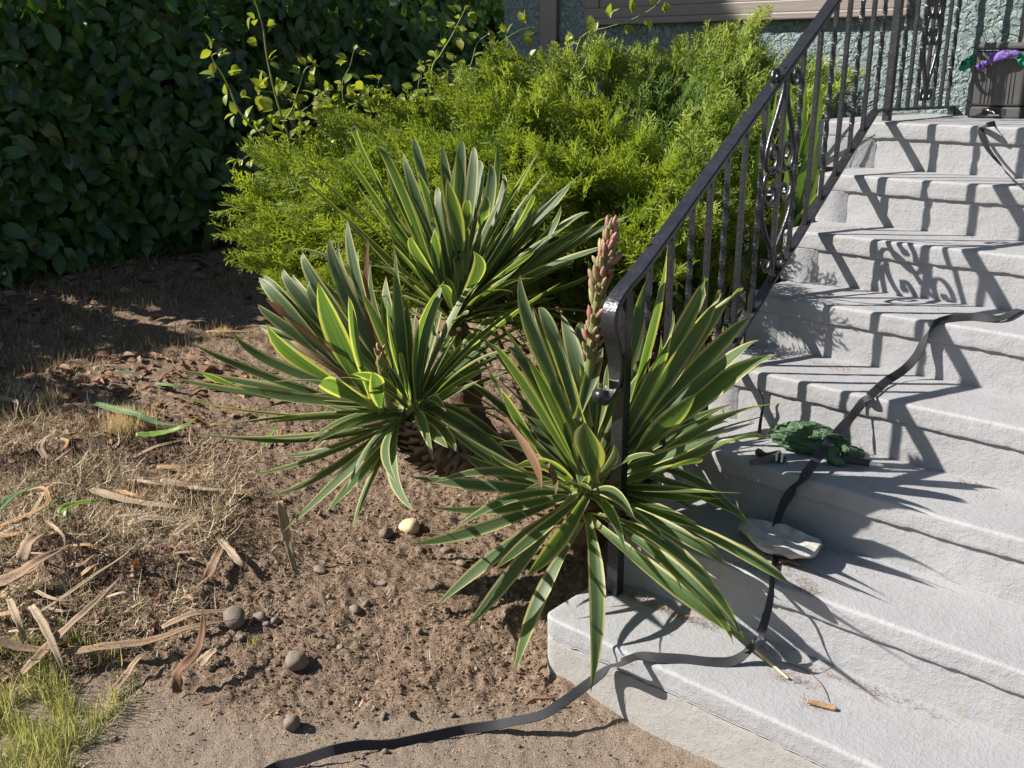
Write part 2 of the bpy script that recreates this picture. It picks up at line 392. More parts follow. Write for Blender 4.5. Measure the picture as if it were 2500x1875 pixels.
# ================================================================ STEPS
def yk(k): return YF+(k-1)*RUN
stairs = empty('concrete_stairs', (-1.0, YF, 0), label='grey painted concrete front steps with rounded nosings climbing to the house landing', category='stairs')
LEFT = {1: -1.60, 2: -1.60, 3: -1.615, 4: -1.64, 5: -1.685, 6: -1.72, 7: -1.745, 8: -1.915}
REC = {1: -9, 2: -1.485, 3: -1.505, 4: -1.535, 5: -1.567, 6: -1.582, 7: -1.625, 8: -1.662}
def step(k):
    xl, xr, y0, zt = LEFT[k], .55, yk(k), RISE*k
    yb = yk(k+1)+.02 if k < 8 else 4.70
    zb = zt-RISE if k > 1 else -.12
    # profile from the back of the tread forward and down: (y, z, recess weight)
    def arc(cy, cz, r, a0, a1, n): return [(cy-r*math.sin(a), cz+r*math.cos(a), 0) for a in np.linspace(a0, a1, n)]
    prof = [(yb, zt, 0)]+[(y0+t, zt, 0) for t in np.linspace(yb-y0, .03, 9 if k < 8 else 20)[1:]]
    prof += arc(y0+.010, zt-.010, .010, 0, PI/2, 6)
    prof += [(y0, zt-z, 0) for z in (.022, .03, .038, .046)] + arc(y0+.004, zt-.056, .004, PI/2, PI, 3)
    if k == 1:
        prof[-1] = (y0+.0, zt-.060, 0); prof.append((y0+.012, zt-.0605, 0)); prof.append((y0+.012, zt-.0655, 0)); prof.append((y0+.004, zt-.067, 0))
        prof += [(y0+.003, z, 0) for z in np.linspace(zt-.075, zb, 22)]; d = 0
    else:
        prof += [(y0+.011, zt-.062, 1), (y0+.011, zt-.068, 1)]+[(y0+.011, z, 1) for z in np.linspace(zt-.078, zb-.004, 9)]
    xs = [xl, xl+.006, xl+.016, xl+.03, xl+.05]
    if k > 1: xs += [REC[k]-.012, REC[k], REC[k]+.004, REC[k]+.012]
    else: xs += [xl+.075, xl+.10]
    xs = np.concatenate([xs, np.linspace(xs[-1]+.012, xr, 150)])
    P = np.array(prof); nx, npf = len(xs), len(P)
    XX = np.repeat(xs[:, None], npf, 1); YY = np.repeat(P[None, :, 0], nx, 0).copy(); ZZ = np.repeat(P[None, :, 1], nx, 0).copy(); W = np.repeat(P[None, :, 2], nx, 0)
    if k > 1:
        left = (XX < REC[k]-.001)
        YY = np.where((W > 0) & left, y0+.0, YY)
    # rounded left edge
    e = np.clip((.016-(XX-xl))/.016, 0, 1); ins = .012*(1-np.sqrt(np.clip(1-e**2, 0, 1)))
    YY = YY+ins*(YY < y0+.02); ZZ = ZZ-ins*.6*(ZZ > zt-.02)
    if k == 1:   # clipped corner at the left end
        c = np.clip((-1.575-XX), 0, .2); YY = YY+np.where(YY < y0+.1, c*.8, 0)
        XX = XX
    # hand-trowelled unevenness
    vis = 1.0
    YY = YY+.0016*fbm(XX, ZZ*1.0, YY*.5, 5, 3, k)*(YY < y0+.06)+.0011*fbm(XX, ZZ, 0, 42, 3, k+50)*(YY < y0+.06)
    ZZ = ZZ+.0022*fbm(XX, YY, 0, 3.2, 2, k+9)*(ZZ > zt-.03)+.0006*fbm(XX, YY, 0, 40, 2, k+90)*(ZZ > zt-.03)
    nose = (P[:, 1] < zt-.05) & (P[:, 1] > zt-.07)
    ZZ[:, nose] += (.0026*fbm(XX, 0, 0, 30, 3, k+70))[:, nose]
    V = np.stack([XX, YY, ZZ], -1).reshape(-1, 3)
    i, j = np.meshgrid(np.arange(nx-1), np.arange(npf-1), indexing='ij')
    F = np.stack([i*npf+j, i*npf+j+1, (i+1)*npf+j+1, (i+1)*npf+j], -1).reshape(-1, 4)
    mb = MB(); mi = np.zeros(len(F), int)
    if k == 1: mi = (j.ravel() >= npf-23).astype(int)
    me_v = V.tolist(); faces = [tuple(f) for f in F]; mi = mi.tolist()
    # left end: wall down to the soil
    n0 = len(me_v); col0 = V[:npf]
    for q in col0: me_v.append([q[0]+.0, q[1], -.15])
    for a in range(npf-1): faces.append((a, n0+a, n0+a+1, a+1)); mi.append(1 if k == 1 else 0)
    me = bpy.data.meshes.new('step'); me.from_pydata(me_v, [], faces); me.materials.append(PAINT); me.materials.append(CONC)
    me.polygons.foreach_set('material_index', mi); me.polygons.foreach_set('use_smooth', [True]*len(faces)); me.update()
    me.transform(Matrix.Translation(-Vector(stairs.location)))
    o = link('landing' if k == 8 else 'step', me, stairs)
    es = o.modifiers.new('edges', 'EDGE_SPLIT'); es.split_angle = math.radians(48)
    return o
for k in range(1, 9): step(k)

# ================================================================ HOUSE
house = empty('house', (-4.32, 4.70, .4), label='house wall in teal stucco with taupe window trim behind the landing and juniper', category='house')
def hpart(name, mb, mat, bev=0, smooth_=False, parent=None):
    me = mb.mesh(name, mat, smooth_)
    me.transform(Matrix.Translation(-Vector(house.location)))
    o = link(name, me, parent or house)
    if bev: bevel(o, bev)
    return o
WY = 4.70
# stucco wall: front sheet with real relief, returns and body behind it, opening for the window
def stucco_sheet(x0, x1, z0, z1, step_=.012, y=WY, dz=.0035, seed=3):
    nx, nz = int((x1-x0)/step_)+1, int((z1-z0)/step_)+1
    XX, ZZ = np.meshgrid(np.linspace(x0, x1, nx), np.linspace(z0, z1, nz), indexing='ij')
    h = fbm(XX*1.0, ZZ*1.25, 0, 17, 3, seed); h = np.clip(h*1.3, -.5, .8)
    YY = y-dz*(h+.6)
    V = np.stack([XX, YY, ZZ], -1).reshape(-1, 3); i, j = np.meshgrid(np.arange(nx-1), np.arange(nz-1), indexing='ij')
    F = np.stack([i*nz+j, (i+1)*nz+j, (i+1)*nz+j+1, i*nz+j+1], -1).reshape(-1, 4); return V, F
mb = MB()
for a in ((-4.32, -1.40, .2, 1.83), (-1.40, 1.2, 1.3, 3.4), (-1.89, -1.40, 1.83, 3.4), (-4.32, -3.71, 1.83, 3.4), (-3.71, -1.89, 2.95, 3.4)):
    Vv, Ff = stucco_sheet(*a); mb.add(Vv, Ff)
mb.box((-4.318, WY+.001, .1), (1.2, WY+.02, 1.80)); mb.box((-4.318, WY+.001, 1.80), (-3.72, WY+.02, 3.4)); mb.box((-1.88, WY+.001, 1.80), (1.2, WY+.02, 3.4)); mb.box((-3.72, WY+.001, 2.96), (-1.88, WY+.02, 3.4))
mb.box((-4.32, WY+.022, .1), (-4.25, 9.5, 3.4)); mb.box((-3.8, 6.2, 1.8), (-1.8, 6.25, 3.0)); mb.box((-4.32, WY+.022, 3.4), (1.2, 9.5, 3.5))
hpart('wall', mb, STUCCO, smooth_=True)
mb = MB(); mb.box((-3.71, WY-.055, 1.812), (-1.885, WY+.02, 1.845)); hpart('window_sill', mb, TRIM, .006)
mb = MB(); mb.box((-3.70, WY-.03, 1.8455), (-1.895, WY+.02, 1.90)); hpart('window_apron', mb, TRIM, .005)
mb = MB(); mb.box((-3.70, WY-.02, 1.9005), (-3.61, WY+.02, 3.0)); mb.box((-1.985, WY-.02, 1.9005), (-1.895, WY+.02, 3.0)); mb.box((-3.61, WY-.018, 2.93), (-1.985, WY+.02, 3.0))
mb.box((-3.61, WY-.012, 1.9005), (-1.985, WY+.03, 1.955)); fr = hpart('window_frame', mb, TRIM, .004)
GLASS = M_('window_glass'); GLASS.col((.03, .035, .04)); GLASS.set(.05, .8); GLASS = GLASS.m
mb = MB(); mb.box((-3.61, WY+.012, 1.955), (-1.985, WY+.018, 2.93)); hpart('pane', mb, GLASS)
mb = MB(); mb.box((-4.02, WY-.03, .3), (-3.90, WY-.009, 3.4)); hpart('trim_board', mb, TRIM, .004)
mb = MB(); mb.box((-1.425, WY-.035, 1.401), (-1.31, WY-.009, 3.4)); hpart('door_casing', mb, TRIM, .005)
mb = MB(); mb.box((-4.7, 4.25, 3.40), (1.4, 9.6, 3.52)); hpart('eave', mb, TRIM)

# ================================================================ RAILING
def RX(y): return -1.49-.0775*(y-2.07)
rail = empty('iron_railing', (-1.49, 2.07, .175), label='black wrought iron stair railing with twisted balusters and a lyre scroll panel beside the steps', category='railing')
def rpart(name, mb, bev=0, sm=False, parent=None, **k):
    me = mb.mesh(name, IRON, sm); me.transform(Matrix.Scale(1.02, 4)); me.transform(Matrix.Translation(Vector((0, 0, -.0323))-Vector(rail.location)))  # railing part enlarged about the camera position, then moved to its root
    o = link(name, me, parent or rail, **k)
    if bev: bevel(o, bev, 2)
    return o
def zh(y): return 1.15+.6045*(y-2.2)      # top of handrail
def zb(y): return .945+.612*(y-2.965)     # top of bottom rail
def P(y, z, dx=0): return (RX(y)+dx, y, z)
TOPZ = zh(3.95)
# handrail: flat moulded bar, lamb's tongue end
path = [P(1.972, .792), P(2.0, .800), P(2.027, .828), P(2.035, .868), P(2.020, .925), P(1.998, .978), P(2.004, 1.03), P(2.05, 1.068), P(2.12, 1.102), P(2.2, 1.148), P(2.4, zh(2.4)-.003), P(2.8, zh(2.8)-.003), P(3.3, zh(3.3)-.003), P(3.92, TOPZ-.003)]
pp = catmull(path, 7)
w_ = .0225; prof = [(-w_, 0), (-w_*.86, .0045), (w_*.86, .0045), (w_, 0), (w_, -.009), (w_*.7, -.014), (-w_*.7, -.014), (-w_, -.009)]
sc1 = np.interp(np.arange(len(pp)), [0, 8, 30, 50, len(pp)], [.75, .85, 1, 1, 1])
mb = MB(); mb.sweep(pp, prof, frames=[(1, .0775, 0)]*len(pp), scale=sc1); hr = rpart('handrail', mb, 0, False)
# scroll at the very end
sp = [P(1.972+.0-.013*math.sin(a)*1.2-.0, .792+.019-.019*math.cos(a)*(1-a/14)) for a in np.linspace(0, 4.6, 22)]
sp = [P(1.972-.017*math.sin(a)*(1-a/9), .810-.018*math.cos(a)*(1-a/9)) for a in np.linspace(0, 5.2, 26)]
mb = MB(); mb.sweep(sp, [(-.018, -.003), (.018, -.003), (.018, .003), (-.018, .003)], frames=[(1, .0775, 0)]*len(sp)); rpart('end_scroll', mb, 0, True, hr)
# newel post
def bar(y, z0, z1, hw, twist=0, seg=24, dx=0):
    mb = MB(); zs = np.linspace(z0, z1, seg if twist else 6); pts = [P(y, z, dx) for z in zs]
    tw = None
    if twist:
        t = np.clip((np.arange(len(zs))/(len(zs)-1)-.14)/.72, 0, 1); tw = t*twist
    mb.sweep(pts, [(-hw, -hw), (hw, -hw), (hw, hw), (-hw, hw)], frames=[(1, .0775, 0)]*len(pts), twist=tw); return mb
mb = bar(2.07, .17, 1.062, .0175); mb.box((-1.49-.03, 2.04, .172), (-1.49+.03, 2.10, .179)); rpart('newel_post', mb, .002)
# bottom rail
bp = [P(2.088, zb(2.088)), P(3.79, zb(3.79)), P(3.83, 1.452), P(4.66, 1.440)]
mb = MB(); mb.sweep(bp[:2], [(-.016, -.011), (.016, -.011), (.016, 0), (-.016, 0)], frames=[(1, .0775, 0)]*2); rpart('bottom_rail', mb, .002)
mb = MB(); mb.sweep([(RX(3.79), 3.79, zb(3.79)-.0005), (-1.630, 3.84, 1.453), (-1.635, 4.66, 1.441)], [(-.016, -.011), (.016, -.011), (.016, 0), (-.016, 0)], frames=[(1, .0, 0)]*3); rpart('bottom_rail', mb, .002)
mb = MB(); mb.sweep([P(3.93, TOPZ-.003), (-1.635, 4.66, TOPZ-.003)], prof, frames=[(1, 0, 0)]*2); rpart('handrail', mb)
ys = [2.19, 2.31, 2.42, 2.50+.035, 2.589+.03, 2.713, 2.835, 2.966, 3.088, 3.214, 3.33, 3.45, 3.565, 3.68, 3.79]
ys = [2.19, 2.30, 2.41, 2.51, 2.61, 2.715, 2.835, 2.966, 3.092, 3.214, 3.33, 3.447, 3.565, 3.68, 3.79]
for n, y in enumerate(ys):
    tw = (n % 2 == 0) and n != 7
    if n in (6, 8): tw = True
    if n == 7: tw = False
    if n in (5, 9): tw = False
    if n in (4, 10): tw = True
    rpart('baluster', bar(y, zb(y)-.003, zh(y)-.013, .0065 if tw else .0075, (PI*4.0 if tw else 0), 60), 0 if tw else .0015)
def lbar(y, hw, twist=0, z0=1.44):
    mb = MB(); zs = np.linspace(z0, TOPZ-.012, 50 if twist else 5); pts = [(-1.635, y, z) for z in zs]
    tw = np.clip((np.arange(len(zs))/(len(zs)-1)-.1)/.8, 0, 1)*twist if twist else None
    mb.sweep(pts, [(-hw, -hw), (hw, -hw), (hw, hw), (-hw, hw)], frames=[(1, 0, 0)]*len(pts), twist=tw); return mb
rpart('corner_post', lbar(3.935, .014, 0, 1.400), .002)
for n, y in enumerate([4.03, 4.12, 4.205, 4.29, 4.376, 4.463, 4.545]): rpart('baluster', lbar(y, .007, PI*4 if n in (0, 2, 4, 6) else 0), 0 if n % 2 == 0 else .0015)
rpart('end_post', lbar(4.635, .0145, 0, 1.43), .002)
mb = MB(); mb.box((-1.65, 4.60, 1.399), (-1.62, 4.65, 1.431)); rpart('foot', mb, .002)
# lyre scrolls
up_l = [(-.079, 1.570), (-.068, 1.572), (-.064, 1.584), (-.075, 1.597), (-.092, 1.592), (-.099, 1.572), (-.086, 1.552), (-.055, 1.560), (-.022, 1.60), (-.010, 1.585), (-.016, 1.53), (-.045, 1.47), (-.082, 1.405), (-.104, 1.352), (-.098, 1.312), (-.068, 1.290), (-.034, 1.300), (-.018, 1.33), (-.024, 1.362), (-.048, 1.376), (-.068, 1.362), (-.066, 1.340), (-.048, 1.334)]
lo_l = [(-.010, 1.293), (-.045, 1.305), (-.088, 1.290), (-.108, 1.250), (-.094, 1.208), (-.060, 1.190), (-.026, 1.204), (-.020, 1.234), (-.042, 1.250), (-.058, 1.238), (-.050, 1.222)]
leg_l = [(-.104, 1.235), (-.112, 1.200), (-.100, 1.150), (-.062, 1.095), (-.024, 1.050), (-.014, 1.015), (-.030, .984), (-.060, .978), (-.080, .996), (-.074, 1.018), (-.056, 1.016), (-.056, 1.002)]
for side in (1, -1):
    for nm, pts in (('scroll', up_l), ('scroll', lo_l), ('scroll', leg_l)):
        q = catmull([P(2.966+a*side, b) for a, b in pts], 7)
        mb = MB(); mb.sweep(q, [(-.0075, -.0028), (.0075, -.0028), (.0075, .0028), (-.0075, .0028)], frames=[(1, .0775, 0)]*len(q)); rpart(nm, mb, 0, True)
        if pts is leg_l: continue
        mb2 = MB(); mb2.tube([q[-1]+np.array([-.008, 0, 0]), q[-1]+np.array([.008, 0, 0])], .007, 8); rpart('scroll_eye', mb2, 0, False)
    # same ornament in the landing panel
    for pts in (up_l, lo_l, leg_l):
        q = catmull([(-1.635, 4.29+a*side*.62, 1.440+(b-.945)*1.0) for a, b in pts], 6)
        mb = MB(); mb.sweep(q, [(-.0075, -.0026), (.0075, -.0026), (.0075, .0026), (-.0075, .0026)], frames=[(1, 0, 0)]*len(q)); rpart('scroll', mb, 0, True)

# ================================================================ HEDGE
cot = 1/math.tan(SUN_EL); TH = np.array([TRAVEL.x, TRAVEL.y])/math.hypot(TRAVEL.x, TRAVEL.y); TN = np.array([-TH[1], TH[0]])
HX = -6.05     # front face of the hedge
# leaf template, long axis +Y, length 1, normal +Z, folded along the midrib and curled down at the tip
def leaf_tmpl(w=.52, fold=.10, curl=.18, rows=5):
    V = []; U = []
    ts = np.linspace(0, 1, rows)
    for t in ts:
        ww = w*.5*(math.sin(PI*min(1, t**.85))**.75 if 0 < t < 1 else 0)+.004
        z = -curl*(t-.2)**2
        for s_ in (-1, 0, 1): V.append((s_*ww, t, z+(fold*ww*2 if s_ else 0))); U.append((.5+.5*s_, t))
    F = []
    for i in range(rows-1):
        for j in range(2): a = i*3+j; F.append((a, a+1, a+4, a+3))
    return np.array(V), np.array(F), np.array(U)
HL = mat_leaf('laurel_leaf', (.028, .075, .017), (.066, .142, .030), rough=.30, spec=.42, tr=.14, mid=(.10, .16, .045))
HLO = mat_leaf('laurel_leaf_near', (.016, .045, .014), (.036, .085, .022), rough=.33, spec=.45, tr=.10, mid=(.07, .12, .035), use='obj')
HEDGE_CORE = mat_plain('dark_hedge_core', (.05, .035, .025), .9, .2)
hedge = empty('laurel_hedge', (HX, 3, .35), label='tall dense laurel hedge with dark glossy leaves behind the lawn, in shade', category='hedge')
lv, lf, lu = leaf_tmpl()
# added gap, cut along the sun's rays to light one strip of lawn
_s = sorted([(float(p_[0]*TN[0]+p_[1]*TN[1]), float(p_[2]+math.tan(SUN_EL)*(p_[0]*TH[0]+p_[1]*TH[1]))) for p_ in (gpt(180, 735), gpt(316, 758), gpt(490, 806), gpt(580, 828))])
GA = [q[0] for q in _s]; GB = [q[1] for q in _s]
def hedge_front(y, z): return HX+.10*fbm(y, z, 0, 1.1, 3, 77)+.05*fbm(y, z, 0, 4, 2, 78)
_e = []
for p_ in (gpt(0, 930), gpt(220, 945), gpt(475, 985)):
    a_ = p_[0]*TN[0]+p_[1]*TN[1]; b0 = p_[2]+math.tan(SUN_EL)*(p_[0]*TH[0]+p_[1]*TH[1]); y_ = (a_-HX*TN[0])/TN[1]
    _e.append((float(y_), -.13+float(b0-math.tan(SUN_EL)*(HX*TH[0]+y_*TH[1]))))
_e.sort(); print('hedge top where its shade edge falls', _e)
def hedge_top(y): return np.interp(y, [-2]+[q[0] for q in _e]+[2.1, 3.4, 5.5, 9], [_e[0][1]]+[q[1] for q in _e]+[2.12, 2.2, 2.5, 2.6])+.05*vnoise(y*3, 0)
def hedge_bottom(y): return .33+.05*fbm(y, 0, 0, 2.0, 2, 5)+.06*smooth(0, 1, -vnoise(y*.8, 3))
def hleaves(n, depth0, depth1, seed, top=False):
    y = rng.uniform(-1.2, 8.6, n); 
    zb_ = hedge_bottom(y); zt_ = hedge_top(y)
    z = zb_+(zt_-zb_)*rng.uniform(0, 1, n)
    thin = (y > 5.2)&(z > 1.75)&(rng.uniform(0, 1, n) < .45)
    x = hedge_front(y, z)-rng.uniform(depth0, depth1, n)
    # undercut near the base
    x = x-.12*np.clip((.62-z)/.3, 0, 1)
    nrm = np.stack([np.full(n, 1.), rng.normal(0, .45, n)-.15, rng.normal(.35, .4, n)], 1)
    t = np.stack([rng.normal(.25, .35, n), rng.normal(0, .65, n), rng.normal(-.55, .55, n)], 1)
    R = basis(t, nrm); S = rng.uniform(.095, .165, n)
    pos_ = np.stack([x, y, z], 1); sa = x*TN[0]+y*TN[1]; sb = z+math.tan(SUN_EL)*(x*TH[0]+y*TH[1])
    line = np.interp(sa, GA, GB); gap = (np.abs(sb-line) < .18+.05*vnoise(sa*7, 1))&(sa > GA[0]-.05)&(sa < GA[-1]+.05)
    thin |= gap&(rng.uniform(0, 1, n) < .97)
    k = ~thin
    return np.stack([x, y, z], 1)[k], R[k], S[k]
# inner leafy mass, joined
allV = []; allF = []; allU = []; allA = []; off = 0
for n, d0, d1 in ((6500, .0, .10), (5200, .10, .22), (3600, .2, .5), (1600, .5, 1.0)):
    p, R, S = hleaves(n, d0, d1, 0)
    V, F = scatter(lv, lf, p, R, S); allV.append(V); allF.append(F+off); off += len(V); allU.append(np.tile(lu, (len(p), 1))); allA.append(np.repeat(rng.uniform(0, 1, len(p)), len(lv)))
me = mesh_np('foliage', np.concatenate(allV)-np.array(hedge.location), np.concatenate(allF), np.concatenate(allU), True, np.concatenate(allA), [HL])
link('foliage', me, hedge, kind='stuff')
# solid dark sheets added inside the hedge for its shade, blocking light
mb = MB(); ny, nz = 130, 30
yy = np.linspace(-1.0, 8.4, ny); V = []; F = []
for side in (0, 1):
    for a in yy:
        for b in np.linspace(0, 1, nz):
            z = .40+(float(hedge_top(a))-.12-.40)*b-(.25 if a > 5.2 else 0)*b
            x = (HX-.42 if side == 0 else HX-1.0)+.08*math.sin(a*7+b*9)
            V.append((x, a, z))
for side in (0, 1):
    for i in range(ny-1):
        for j in range(nz-1):
            a = side*ny*nz+i*nz+j; F.append((a, a+nz, a+nz+1, a+1))
for i in range(ny-1):
    a = i*nz+nz-1; F.append((a, a+nz, a+nz+ny*nz, a+ny*nz))
V_ = np.array(V); cc = V_[np.array(F)].mean(1); sa = cc[:, 0]*TN[0]+cc[:, 1]*TN[1]; sb = cc[:, 2]+math.tan(SUN_EL)*(cc[:, 0]*TH[0]+cc[:, 1]*TH[1])
line = np.interp(sa, GA, GB); F = [f for f, q in zip(F, (np.abs(sb-line) < .26)&(sa > GA[0]-.1)&(sa < GA[-1]+.1)) if not q]
mb.add(V, F); me = mb.mesh('branches', HEDGE_CORE, True); me.transform(Matrix.Translation(-Vector(hedge.location))); link('branches', me, hedge, kind='stuff')
for t in range(60):
    pass
# the largest leaves one by one
lm = mesh_np('leaf', lv, lf, lu, True, None, [HLO])
p, R, S = hleaves(900, -.05, .02, 1)
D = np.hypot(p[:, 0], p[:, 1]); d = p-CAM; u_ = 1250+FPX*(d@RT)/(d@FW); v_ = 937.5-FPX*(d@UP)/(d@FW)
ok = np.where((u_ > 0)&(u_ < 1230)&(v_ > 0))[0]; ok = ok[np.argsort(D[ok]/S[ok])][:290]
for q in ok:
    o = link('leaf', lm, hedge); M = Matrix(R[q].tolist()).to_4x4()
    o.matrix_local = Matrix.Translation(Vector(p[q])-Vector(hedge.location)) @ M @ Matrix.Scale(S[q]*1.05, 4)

# ================================================================ SHADE TREE beyond the hedge (its shade falls on the house wall and the lawn)
def sunview(p):
    """(across, height) of a point as the sun sees it: same numbers = same shadow line"""
    p = np.asarray(p); return p[..., 0]*TN[0]+p[..., 1]*TN[1], p[..., 2]+math.tan(SUN_EL)*(p[..., 0]*TH[0]+p[..., 1]*TH[1])
def from_sunview(a, b, x):
    """point with given sun-view coordinates at world x"""
    # a = x*TN0 + y*TN1 -> y
    y = (a-x*TN[0])/TN[1]; z = b-math.tan(SUN_EL)*(x*TH[0]+y*TH[1]); return np.array([x, y, z])
TL = mat_leaf('tree_leaf', (.04, .09, .02), (.07, .13, .03), tr=.3)
def tree(name, label, centres, nleaf, base, seed, lsize=(.07, .12)):
    root = empty(name, base, label=label, category='tree')
    P_, R_, S_ = [], [], []
    for c, rad in centres:
        n = int(nleaf); q = rng.normal(size=(n, 3)); q /= np.linalg.norm(q, axis=1)[:, None]
        rr = rng.uniform(.25, 1, n)**.5; pos = np.array(c)+q*rr[:, None]*np.array(rad)*(1+.22*fbm(q[:, 0], q[:, 1], q[:, 2], 2.5, 2, seed))[:, None]
        P_.append(pos)
    pos = np.concatenate(P_); n = len(pos)
    V, F = scatter(lv, lf, pos, randrot(n), rng.uniform(*lsize, n))
    me = mesh_np('crown', V-np.array(base), F, np.tile(lu, (n, 1)), True, np.repeat(rng.uniform(0, 1, n), len(lv)), [TL]); link('crown', me, root, kind='stuff')
    mb = MB(); b = np.array(base, float); top = np.mean([c for c, r in centres], 0)
    fork = b+(top-b)*.45; mb.tube(catmull([b, b+(fork-b)*.5+np.array([.08, -.05, 0]), fork], 5), np.linspace(.13, .09, 11), 8)
    for c, r in centres: mb.tube(catmull([fork, (fork+np.array(c))/2+np.array([.05, .1, .15]), c], 5), np.linspace(.08, .02, 11), 6)
    me = mb.mesh('trunk', BARK, True); me.transform(Matrix.Translation(-Vector(base))); link('trunk', me, root)
    return root

# ================================================================ JUNIPER
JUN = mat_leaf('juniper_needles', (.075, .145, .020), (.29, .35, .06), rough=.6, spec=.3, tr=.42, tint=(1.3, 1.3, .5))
jun = empty('juniper_shrub', (-2.75, 3.75, .15), label='big spreading bright green juniper shrub filling the bed in front of the teal wall', category='shrub')
def spray_tmpl(seed, n1=9, n2=4):
    r = np.random.RandomState(seed); V = []; F = []
    def sliver(a, d, L, w, nrm):
        d = d/np.linalg.norm(d); s = np.cross(d, nrm); s /= np.linalg.norm(s)+1e-9
        b = len(V); V.extend([a-s*w, a+s*w, a+d*L*.6+s*w*1.1, a+d*L*.6-s*w*1.1, a+d*L, a+d*L]); 
        V[b+4] = a+d*L+s*w*.25; V[b+5] = a+d*L-s*w*.25
        F.append((b, b+1, b+2, b+3)); F.append((b+3, b+2, b+4, b+5))
    up = np.array([0, 0, 1.]); ax = np.array([0, 1., 0])
    sliver(np.zeros(3), ax+np.array([0, 0, .1]), 1.0, .012, up)
    for i in range(n1):
        t = .08+.86*i/n1; s = -1 if i % 2 else 1
        L = (.40*(1-t)**.7+.10)*r.uniform(.8, 1.25)
        d = np.array([s*r.uniform(.5, .85), 1, r.normal(.15, .3)]); d /= np.linalg.norm(d)
        a = np.array([0, t, .1*t*.0]); nr = np.array([r.normal(0, .5), r.normal(0, .5), 1])
        sliver(a, d, L, .016, nr)
        for k in range(n2):
            q = .2+.75*k/n2; s2 = -1 if k % 2 else 1
            side = np.cross(d, up); d2 = d*1.0+side*s2*r.uniform(.5, .9)+up*r.normal(.15, .35); d2 /= np.linalg.norm(d2)
            sliver(a+d*L*q, d2, L*.42*r.uniform(.7, 1.2), .0155, np.array([r.normal(0, .6), r.normal(0, .6), 1]))
    return np.array(V), np.array(F)
def spx(u, v, D): return atD(u, v, D)
base_j = np.array([-2.75, 3.75, .18])
# branch tips, seen pixel and distance (2212-px wide reading scale)
K = 2500/2212.
tips = [(505,487,4.2),(515,435,4.25),(530,400,4.25),(548,330,4.3),(590,320,4.4),(640,310,4.5),(545,550,4.1),(600,600,4.0),(560,520,4.1),(640,640,3.9),(700,260,4.6),(760,245,4.7),
 (840,235,4.8),(890,225,4.8),(960,185,4.8),(1010,165,4.9),(1060,150,4.9),(1110,120,5.0),(1160,170,4.9),(1220,130,5.0),(1290,110,5.0),(1340,130,5.0),(1400,145,5.0),(1410,120,5.1),(1470,110,5.1),(1540,90,5.1),(1615,68,5.1),(1600,110,5.0),(1570,130,5.0),(1640,150,5.0),(1700,165,4.9),(1760,160,4.9),
 (1810,182,4.9),(1780,215,4.8),(1740,240,4.7),(1720,300,4.6),(1660,270,4.6),(1690,380,4.4),(1640,420,4.3),(1600,480,4.1),(1540,520,4.0),(1480,480,3.9),(1420,430,3.9),(1360,480,3.8),(1440,380,4.0),(1500,330,4.2),(1550,250,4.4),(1380,330,4.0),(1320,290,4.1),
 (1260,250,4.2),(1200,230,4.3),(1140,250,4.2),(1080,240,4.3),(1020,260,4.2),(960,300,4.1),(900,330,4.0),(850,290,4.3),(800,330,4.1),(750,370,4.0),(700,400,3.9),(660,350,4.1),(700,470,3.8),(760,520,3.7),(820,450,3.7),(880,420,3.7),(720,560,3.7),(680,600,3.75),(760,620,3.6),(820,640,3.6),
 (1100,330,3.9),(1170,350,3.8),(1240,360,3.8),(1150,420,3.7),(1220,440,3.7),(1290,400,3.8),(1340,390,3.8),(1300,500,3.7),(1380,560,3.7),(1450,600,3.8),(1240,520,3.7),(1500,560,3.9),(1560,600,4.0),(1460,500,3.9),(600,370,4.2),(580,460,4.1),(640,500,3.95),(640,430,4.0),(610,560,4.0)]
P_, T_, S_, A_, N_ = [], [], [], [], []
mbw = MB(); jr = np.random.RandomState(5)
for (u, v, D) in tips:
    if u < 1000: v = v+28; u = u+14
    if 1000 <= u < 1585 and v < 200: v = v+20
    if u < 760: u = u+10
    if 1220 < u < 1490 and v > 330: D = (3.35 if (u > 1365 and v > 440) else 3.75)+.3*((u*7+v*3) % 10)/10
    elif u > 1480 and v > 280: D = max(D, 3.95)
    tip = spx(u*K, v*K, D)
    D2 = math.hypot(tip[0], tip[1])
    start = base_j+np.array([jr.normal(0, .25), jr.normal(0, .15), jr.uniform(0, .2)])
    mid = (start+tip)/2+np.array([0, 0, .12+.25*jr.uniform()])*min(1., np.linalg.norm(tip-start))
    c = catmull([start, mid, tip], 12)
    L = np.linalg.norm(np.diff(c, axis=0), axis=1).sum()
    mbw.tube(c[:22], np.linspace(.011, .003, 22), 5)
    nn = int(24+40*L)
    for k in range(nn):
        t = 1-(jr.uniform(0, 1)**1.25)*.82
        i = min(len(c)-2, int(t*(len(c)-1))); f = t*(len(c)-1)-i
        p = c[i]*(1-f)+c[i+1]*f; d = c[i+1]-c[i]; d = d/np.linalg.norm(d)
        spread = .075*(1.25-t)+.010
        q = p+jr.normal(0, 1, 3)*spread*np.array([1, 1, .8])
        dd = d*1.0+jr.normal(0, .36, 3)+np.array([0, 0, .34])
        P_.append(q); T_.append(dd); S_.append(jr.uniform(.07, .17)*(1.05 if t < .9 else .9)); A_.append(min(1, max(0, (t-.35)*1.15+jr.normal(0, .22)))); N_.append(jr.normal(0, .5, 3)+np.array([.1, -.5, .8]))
    # slender leader at the tip
    for k in range(4):
        P_.append(tip-d*.05*k); T_.append(d+jr.normal(0, .15, 3)+np.array([0, 0, .2])); S_.append(.13); A_.append(.9); N_.append(np.array([0, -.5, .8]))
